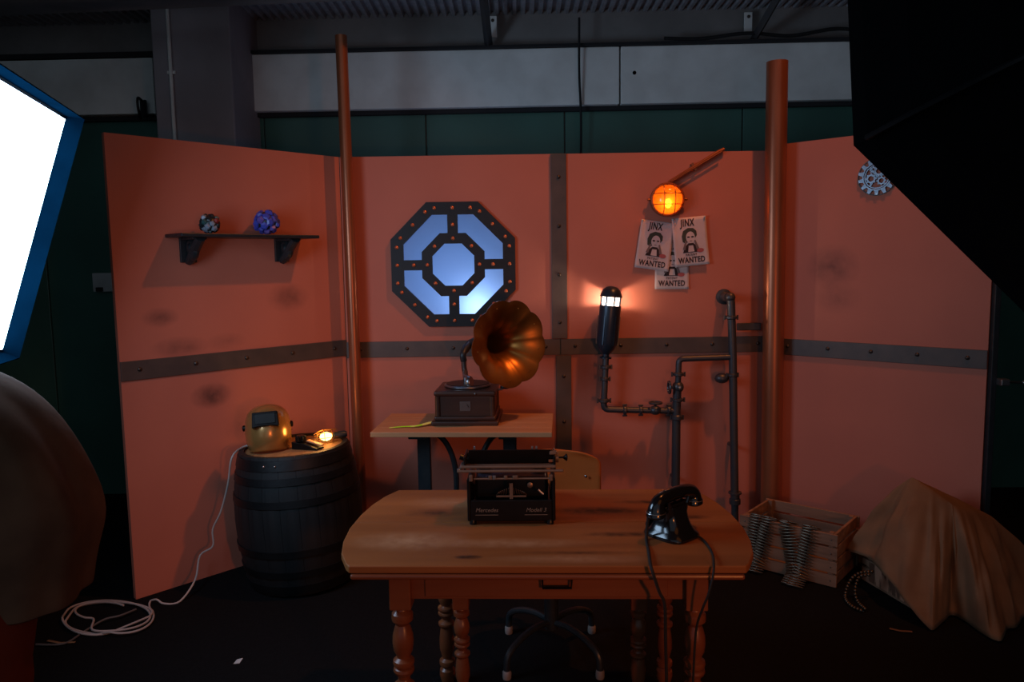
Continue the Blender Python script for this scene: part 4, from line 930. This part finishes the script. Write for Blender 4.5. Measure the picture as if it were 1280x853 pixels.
crate_parts(crate, cw, CD, CHt, wcrate)
nl = MB().ball((0, 0, 0), 0.004, 6, 4).mesh('nail', bolt_m)
for k in range(4):
    for sx in (-1, 1): inst('nail', nl, crate, (sx*(cw/2-0.03), -CD/2-0.001, k*CHt/4+CHt/8))
cm = MB().lathe([(0.0052, -0.042), (0.0062, -0.040), (0.0062, 0.014), (0.0040, 0.020), (0.0037, 0.030), (0.0010, 0.043)], 8, Matrix.Rotation(pi/2, 4, 'Y')).mesh('cartridge', cart_m, 40)
Mcr = Matrix.Translation(ctr) @ Matrix.Rotation(cang, 4, 'Z')
def belt(label, strands):
    t = thing('cartridge_belt', label, 'ammunition belt', ctr, cang, 'cartridge belts on the crate')
    for pts in strands:
        sp_ = smoothpath(pts, 10); L_ = 0; nxt = 0.0
        MB().tube([p for p in sp_], 0.004, 6).build('link_strip', bullet_m, t)
        for a, b in zip(sp_[:-1], sp_[1:]):
            seg_ = (b-a).length
            while nxt <= L_+seg_:
                p = a.lerp(b, (nxt-L_)/seg_); d = (b-a).normalized()
                nrm = V((0, -1, 0)) if abs(d.y) < 0.85 else V((0, 0, 1)); axv = d.cross(nrm).normalized()
                if axv.x < 0: axv = -axv
                q = V((1, 0, 0)).rotation_difference(axv)
                inst('cartridge', cm, t, p, q.to_euler()); nxt += 0.0160
            L_ += seg_
YF = -CD/2-0.012
def strand(x0, x1, zb, yb=0.0):
    return [(x0, YF+0.075, CHt-0.06), (x0, YF+0.045, CHt-0.005), (x0, YF+0.010, CHt+0.012), (x0, YF-0.002, CHt-0.02), (x0+(x1-x0)*0.35, YF-0.004, CHt*0.66), (x0+(x1-x0)*0.75, YF-0.008, CHt*0.3), (x1, YF-0.02-yb*0.4, zb+0.03), (x1, YF-0.05-yb, zb)]
belt('cartridge belt on the crate, its two strands nearer the wooden table', [strand(-0.155, -0.165, 0.012), strand(-0.092, -0.135, 0.012, 0.02)])
belt('cartridge belt on the crate, its two strands nearer the tarpaulin', [strand(0.008, 0.062, 0.010, 0.06), strand(0.125, 0.092, 0.010, 0.06)])

# ================================================================ COVERED CRATE, TARPAULIN, BEAD CHAIN
d2 = V((0.22, -0.97, 0)).normalized(); n2 = V((0.97, 0.22, 0)).normalized()
c2 = V((1.815, 3.56, 0)) + n2*0.15
crate2 = thing('covered_crate', 'slatted wooden crate mostly hidden under the brown tarpaulin', 'crate', c2, atan2(d2.y, d2.x))
crate_parts(crate2, 0.40, 0.24, 0.17, wcrate)
ppr = MB().box((0.02, -0.123, 0.07), (0.32, 0.003, 0.10)).build('paper_label', mat('crate_label', (0.42, 0.20, 0.12), 0.8, col2=(0.10, 0.04, 0.02), scale=9, stretch=(4, 1, 0.7), contrast=(0.48, 0.56)), crate2, 0)
tarp = MB()
rid = [aty(1140, 597, 3.64), aty(1165, 612, 3.58), aty(1190, 631, 3.52), aty(1215, 636, 3.56), aty(1238, 645, 3.62), aty(1200, 625, 3.78), aty(1150, 602, 3.74)]
hem = [aty(1060, 689, 3.74), aty(1082, 697, 3.62), aty(1104, 716, 3.46), aty(1132, 752, 3.32), fl(1161, 787, 0.012), fl(1176, 780, 0.010), fl(1187, 771, 0.010), fl(1202, 774, 0.010), fl(1225, 790, 0.010), fl(1250, 803, 0.010), fl(1259, 788, 0.010), fl(1272, 781, 0.010), fl(1290, 766, 0.012), fl(1315, 742, 0.012),
       V((2.55, 3.55, 0.01)), V((2.38, 3.70, 0.01)), V((2.20, 3.86, 0.02)), V((2.02, 3.98, 0.05)), V((1.86, 3.97, 0.08)), V((1.76, 3.86, 0.12))]
ridge_idx = [0, 0, 0, 0.6, 1.0, 1.4, 2.0, 2.0, 2.2, 2.6, 3.0, 3.4, 4.0, 4.0, 4.2, 4.6, 5.0, 5.6, 6.0, 6.6]
hc = smoothpath(hem + [hem[0]], 8)[:-1]; nn = len(hc); rows = []
def ridp(t):
    t = t % 7; i = int(t); return rid[i].lerp(rid[(i+1) % 7], t-i)
cen = sum((p for p in rid), V((0, 0, 0)))/7
NR = 26
rr_ = random.Random(4); ph = [rr_.uniform(0, 6.28) for _ in range(6)]
for j in range(NR+1):
    s_ = j/NR; row = []
    for i, hpnt in enumerate(hc):
        k = i/8.0; k0 = int(k) % len(hem); k1 = (k0+1) % len(hem); ra, rb = ridge_idx[k0], ridge_idx[k1]
        if rb < ra-3: rb = 7.0
        st_ = ridp(ra+(rb-ra)*(k-int(k)))
        e = s_**0.90; p = st_.lerp(hpnt, e); p.z = st_.z+(hpnt.z-st_.z)*s_**1.04
        out = V((p.x-cen.x, p.y-cen.y, 0)); out = out.normalized() if out.length > 1e-4 else V((0, -1, 0))
        fold = 0.018*sin(k*2.3+ph[0]+s_*1.0)+0.012*sin(k*4.9+ph[1]-s_*1.6)+0.005*sin(k*9.0+ph[2]+s_*5)+0.004*sin(s_*17+k*3.1)
        bulge = 0.030*sin(pi*min(1, s_))*(0.5+0.5*sin(k*0.9+ph[3]))
        w_ = min(1, s_*2.2)*(1-0.6*max(0, (s_-0.9)/0.1))
        p = p + out*(fold*w_+bulge*0.7); p.z += 0.012*sin(k*1.7+s_*7+ph[4])*w_*(1-s_); p.z = max(p.z, 0.008)
        row.append(p)
    rows.append(row)
tarp.loft(rows, cap=False); n0 = (0)*nn
tarp.f.append(tuple(range(nn-1, -1, -1)))
to = tarp.build('tarpaulin', canvas_m, None, 50)
sd = to.modifiers.new('thickness', 'SOLIDIFY'); sd.thickness = 0.004
tag(to, 'brown canvas tarpaulin draped in folds over a crate beside the belts', 'tarpaulin')
chn = thing('bead_chain', 'dark metal bead chain hanging from under the tarpaulin onto the floor', 'chain', (0, 0, 0))
bme = MB().ball((0, 0, 0), 0.0085, 10, 7).mesh('bead', bead_m)
cpts = smoothpath([aty(1090, 715, 3.55), aty(1074, 717, 3.56), aty(1063, 726, 3.56), aty(1057, 742, 3.55), fl(1058, 751, 0.012), fl(1066, 759, 0.010), fl(1080, 765, 0.010)], 10)
cpt2 = smoothpath([aty(1086, 719, 3.53), aty(1074, 722, 3.54), aty(1069, 738, 3.53), fl(1072, 752, 0.010), fl(1082, 762, 0.010)], 10)
for pts in (cpts, cpt2):
    MB().tube(pts, 0.002, 6).build('chain_cord', bullet_m, chn)
    L_, nxt = 0.0, 0.0
    for a, b in zip(pts[:-1], pts[1:]):
        sg = (b-a).length
        while nxt <= L_+sg: inst('bead', bme, chn, a.lerp(b, (nxt-L_)/max(sg, 1e-6))); nxt += 0.0165
        L_ += sg
st_ = [fl(1115, 788, 0.004), fl(1138, 791, 0.004)]
tag(MB().tube([fl(1112, 786, 0.006), fl(1125, 789, 0.006), fl(1140, 790, 0.006)], 0.007, 6, flat=0.4).build('leather_scrap', mat('leather_tan', (0.16, 0.07, 0.035), 0.8)), 'small tan scrap lying on the floor before the tarpaulin', 'scrap')

# ================================================================ SOFTBOXES
az, ti = R(-15), R(17.5)
N_ = V((cos(az)*cos(ti), -sin(az)*cos(ti), -sin(ti))); Hd = V((0, 0, 1)).cross(N_).normalized(); Ud = N_.cross(Hd).normalized()
if Ud.z < 0: Ud = -Ud
if Hd.y < 0: Hd = -Hd
Tc = aty(84, 146, 2.9); SBW, SBH = 0.92, 0.92
Cc = Tc - Ud*(SBH/2) - Hd*(SBW/2)
sbx = thing('softbox_light', 'lit white softbox lamp with blue fabric lip, beside the person', 'softbox', (Cc.x, Cc.y, 0), 0)
def sl(a, b, c): return Cc + Hd*a + Ud*b + N_*c - V((Cc.x, Cc.y, 0))
iw, ih = SBW/2-0.012, SBH/2-0.012
em = emis('softbox_diffuser', SOFTBOX_EMIT[1], SOFTBOX_EMIT[0])
MB().add([sl(-iw, -ih, 0), sl(iw, -ih, 0), sl(iw, ih, 0), sl(-iw, ih, 0)], [(0, 1, 2, 3)]).build('diffuser', em, sbx, 0)
o1 = [(-SBW/2-0.01, -SBH/2-0.01), (SBW/2+0.01, -SBH/2-0.01), (SBW/2+0.01, SBH/2+0.01), (-SBW/2-0.01, SBH/2+0.01)]
lip = MB()
for k in range(4):
    a, b = o1[k], o1[(k+1) % 4]; f_ = iw/(SBW/2+0.01)
    ia, ib = (a[0]*0.965, a[1]*0.975), (b[0]*0.965, b[1]*0.975)
    lip.add([sl(*ia, -0.004), sl(*ib, -0.004), sl(b[0]*1.0, b[1]*1.0, 0.055), sl(a[0]*1.0, a[1]*1.0, 0.055)], [(0, 1, 2, 3)])
lo = lip.build('lip', lip_m, sbx, 0); sd = lo.modifiers.new('thickness', 'SOLIDIFY'); sd.thickness = 0.004; sd.offset = 1
sh = MB(); bk_ = [(-0.09, -0.09), (0.09, -0.09), (0.09, 0.09), (-0.09, 0.09)]
for k in range(4):
    a, b, c, d = o1[k], o1[(k+1) % 4], bk_[(k+1) % 4], bk_[k]
    sh.add([sl(*a, -0.006), sl(*b, -0.006), sl(c[0], c[1], -0.42), sl(d[0], d[1], -0.42)], [(0, 1, 2, 3)])
sh.add([sl(*q, -0.42) for q in bk_], [(0, 1, 2, 3)])
so_ = sh.build('shell', black_m, sbx, 0); so_.modifiers.new('thickness', 'SOLIDIFY').thickness = 0.004
MB().box((0, 0, 0), (0.14, 0.24, 0.16)).build('lamp_head', blackmetal, sbx, 0, bevel=0.01, loc=sl(0, 0, -0.52), rot=(0, ti, -az))
bp_ = sl(0, 0, -0.52)
MB().tube([bp_, V((bp_.x, bp_.y, 0.25))], 0.016, 10).build('stand_pole', blackmetal, sbx)
for k in range(3):
    a = 2*pi*k/3+0.4; MB().tube([V((bp_.x, bp_.y, 0.55)), V((bp_.x+0.45*cos(a), bp_.y+0.45*sin(a), 0.012))], 0.011, 8).build('stand_leg', blackmetal, sbx)

# right hand octabox seen from behind
az, ti = R(94), R(8)
N_ = V((cos(az)*cos(ti), sin(az)*cos(ti), -sin(ti))); Hd = N_.cross(V((0, 0, 1))).normalized(); Ud = Hd.cross(N_)
OR = 0.62
ang8 = [R(22.5+45*k) for k in range(8)]
P4 = aty(1084, 172, 1.32); Cc = P4 - (Hd*(OR*cos(ang8[4])) + Ud*(OR*sin(ang8[4])))
ob = thing('octabox_light', 'large black octagonal softbox seen from behind, aimed at the set', 'softbox', (Cc.x, Cc.y, 0), 0)
def ol(r, a, c): return Cc + Hd*(r*cos(a)) + Ud*(r*sin(a)) + N_*c - V((Cc.x, Cc.y, 0))
MB().add([ol(OR*0.97, a, -0.02) for a in ang8], [tuple(range(8))]).build('diffuser', emis('octabox_diffuser', OCTABOX_EMIT[1], OCTABOX_EMIT[0]), ob, 0)
prof8 = [(OR*0.995, 0.05), (OR, 0.0), (OR*0.97, -0.10), (OR*0.86, -0.22), (OR*0.62, -0.35), (OR*0.30, -0.44), (0.09, -0.47)]
sh = MB(); sh.loft([[ol(r, a, c) for a in ang8] for r, c in prof8], cap=False)
so_ = sh.build('shell', black_m, ob, 0); sd = so_.modifiers.new('thickness', 'SOLIDIFY'); sd.thickness = 0.004
for a in ang8: MB().tube([ol(r+0.004, a, c-0.004) for r, c in prof8[1:]], 0.005, 6).build('rib', blackmetal, ob)
MB().box((0, 0, 0), (0.16, 0.26, 0.16)).build('lamp_head', blackmetal, ob, 0, bevel=0.01, loc=ol(0, 0, -0.58), rot=(-ti, 0, az-pi/2))
q = ol(0, 0, -0.58)
MB().tube([q, V((q.x+0.0, q.y, 0.25))], 0.018, 10).build('stand_pole', blackmetal, ob)
for k in range(3):
    a = 2*pi*k/3-0.5; MB().tube([V((q.x, q.y, 0.6)), V((q.x+0.45*cos(a), q.y+0.45*sin(a), 0.012))], 0.011, 8).build('stand_leg', blackmetal, ob)

# ================================================================ PERSON (leaning away at the left edge)
FD = V((-0.93, -0.37, 0)).normalized(); SD = V((FD.y, -FD.x, 0))     # facing and side axes
PB = V((-1.385, 1.93, 0))
per = thing('person', 'person in a loose brown coat and red brown trousers bending forward, turned away', 'person', PB, 0)
def pp(f, s, z): return FD*f + SD*s + V((0, 0, z))
nodes = {'pel': (pp(0, 0, 0.93), 0.125), 'ab': (pp(-0.02, 0, 1.06), 0.115), 'ch': (pp(0.02, 0, 1.24), 0.115), 'nb': (pp(0.20, 0, 1.375), 0.055), 'nk': (pp(0.27, 0, 1.41), 0.05), 'hd': (pp(0.34, 0, 1.48), 0.085), 'ht': (pp(0.39, 0, 1.56), 0.08)}
edges = [('pel', 'ab'), ('ab', 'ch'), ('ch', 'nb'), ('nb', 'nk'), ('nk', 'hd'), ('hd', 'ht')]
for s_, nm in ((-1, 'l'), (1, 'r')):
    nodes['sh'+nm] = (pp(0.08, s_*0.18, 1.31), 0.055); nodes['el'+nm] = (pp(0.16, s_*0.24, 1.06), 0.045); nodes['wr'+nm] = (pp(0.36, s_*0.17, 0.95), 0.028)
    nodes['hn'+nm] = (pp(0.42, s_*0.155, 0.93), 0.034)
    edges += [('ch', 'sh'+nm), ('sh'+nm, 'el'+nm), ('el'+nm, 'wr'+nm), ('wr'+nm, 'hn'+nm)]
    for k in range(5):
        o_ = (k-2)*0.017
        if k == 4: a1, a2 = (0.43, s_*(0.155-0.045), 0.925), (0.455, s_*(0.155-0.058), 0.905)
        else: a1, a2 = (0.47+0.004*(2-abs(k-1)), s_*0.155+o_*s_+0.008*s_, 0.915), (0.50+0.008*(2-abs(k-1)), s_*0.155+o_*s_+0.008*s_, 0.888)
        nodes['fa%d' % k+nm] = (pp(*a1), 0.009); nodes['fb%d' % k+nm] = (pp(*a2), 0.0075)
        edges += [('hn'+nm, 'fa%d' % k+nm), ('fa%d' % k+nm, 'fb%d' % k+nm)]
    nodes['hp'+nm] = (pp(0.0, s_*0.095, 0.88), 0.085); nodes['kn'+nm] = (pp(0.07+0.05*s_, s_*0.11, 0.48), 0.058); nodes['an'+nm] = (pp(0.0+0.06*s_, s_*0.12, 0.09), 0.04); nodes['to'+nm] = (pp(0.15+0.06*s_, s_*0.13, 0.035), 0.032)
    edges += [('pel', 'hp'+nm), ('hp'+nm, 'kn'+nm), ('kn'+nm, 'an'+nm), ('an'+nm, 'to'+nm)]
ks = list(nodes); bme_ = bpy.data.meshes.new('body'); bme_.from_pydata([tuple(nodes[k][0]) for k in ks], [(ks.index(a), ks.index(b)) for a, b in edges], [])
bo = bpy.data.objects.new('body', bme_); COL.objects.link(bo); bo.parent = per; bme_.materials.append(skin_m)
sk = bo.modifiers.new('skin', 'SKIN'); sk.use_smooth_shade = True
if not bme_.skin_vertices:
    bm = bmesh.new(); bm.from_mesh(bme_); bm.verts.layers.skin.verify(); bm.to_mesh(bme_); bm.free()
for i, k in enumerate(ks):
    d = bme_.skin_vertices[0].data[i]; d.radius = (nodes[k][1],)*2; d.use_root = (k == 'pel')
ss = bo.modifiers.new('subdivision', 'SUBSURF'); ss.levels = 1; ss.render_levels = 2
# face and hair
hq = pp(0.38, 0, 1.52)
MB().ball(tuple(hq + FD*-0.025+V((0, 0, 0.02))), 0.112, 20, 14, (1, 1, 1.02)).build('hair', hair_m, per)
fM = hq + FD*0.075
MB().ball(tuple(fM), 0.018, 10, 8, (1, 1, 1.5)).build('nose', skin_m, per)
for s_ in (-1, 1):
    MB().ball(tuple(hq + FD*0.07 + SD*(s_*0.034) + V((0, 0, 0.03))), 0.012, 10, 8).build('eye', white_m, per)
    MB().ball(tuple(hq + SD*(s_*0.098)), 0.026, 10, 8, (0.6, 0.6, 1.2)).build('ear', skin_m, per)
MB().ball(tuple(hq + FD*0.066 + V((0, 0, -0.055))), 0.018, 10, 6, (1.1, 1.1, 0.35)).build('mouth', stamp_m, per)
# coat: lofted rings along the bent spine, flaring to a loose hem
def ringc(c, rs, rf, tiltv, n=40, seed=0, amp=0.0):
    out = []; up_ = V((0, 0, 1)); fdir = (FD - up_*tiltv).normalized()
    for k in range(n):
        a = 2*pi*k/n; w = 1+amp*1.5*(sin(5*a+seed)+0.6*sin(9*a+seed*2.1)+0.5*sin(15*a-seed)); out.append(c + SD*(rs*cos(a)*w) + fdir*(rf*sin(a)*w))
    return out
cr_r = [ringc(pp(f, 0, z), a, b, t_, seed=1+0.3*q, amp=am) for q, (f, z, a, b, t_, am) in enumerate([
    (-0.02, 0.79, 0.20, 0.20, 0.0, 0.035), (-0.03, 0.90, 0.21, 0.205, 0.0, 0.03), (-0.05, 1.00, 0.22, 0.222, 0.0, 0.036), (-0.05, 1.12, 0.22, 0.19, 0.0, 0.04), (-0.03, 1.24, 0.22, 0.155, 0.15, 0.035),
    (0.02, 1.325, 0.215, 0.125, 0.4, 0.015), (0.09, 1.375, 0.17, 0.10, 0.7, 0.0), (0.17, 1.385, 0.105, 0.085, 0.9, 0.0), (0.24, 1.405, 0.075, 0.07, 1.2, 0.0)])]
ct = MB(); ct.loft(cr_r, cap=False); co = ct.build('coat', coat_m, per, 70)
sd = co.modifiers.new('thickness', 'SOLIDIFY'); sd.thickness = 0.006
sb = co.modifiers.new('subdivision', 'SUBSURF'); sb.levels = 1; sb.render_levels = 2
for s_, nm in ((-1, 'l'), (1, 'r')):
    pts = smoothpath([pp(0.06, s_*0.13, 1.32), nodes['sh'+nm][0], nodes['sh'+nm][0].lerp(nodes['el'+nm][0], 0.5), nodes['el'+nm][0], nodes['el'+nm][0].lerp(nodes['wr'+nm][0], 0.55), nodes['wr'+nm][0].lerp(nodes['hn'+nm][0], 0.1)], 5)
    n = len(pts); MB().tube(pts, [0.088-0.030*k/(n-1)+0.004*sin(k*1.7) for k in range(n)], 16, cap=False).build('sleeve', coat_m, co, 70)
    pts = smoothpath([nodes['hp'+nm][0]+V((0, 0, 0.06)), nodes['hp'+nm][0].lerp(nodes['kn'+nm][0], 0.4), nodes['kn'+nm][0], nodes['kn'+nm][0].lerp(nodes['an'+nm][0], 0.5), nodes['an'+nm][0]+V((0, 0, -0.02))], 5)
    n = len(pts); MB().tube(pts, [0.118-0.045*k/(n-1)+0.004*sin(k*1.9) for k in range(n)], 18, cap=False).build('trouser_leg', trouser_m, per, 70)
    a, t_ = nodes['an'+nm][0], nodes['to'+nm][0]; d_ = (V((t_.x, t_.y, 0))-V((a.x, a.y, 0))).normalized(); b0 = V((a.x, a.y, 0))
    MB().tube([b0-d_*0.06+V((0, 0, 0.045)), b0+V((0, 0, 0.06)), b0+d_*0.09+V((0, 0, 0.047)), b0+d_*0.19+V((0, 0, 0.038)), b0+d_*0.225+V((0, 0, 0.030))], [0.04, 0.055, 0.047, 0.038, 0.012], 14).build('shoe', shoe_m, per, 60)
bpy.context.view_layer.update()
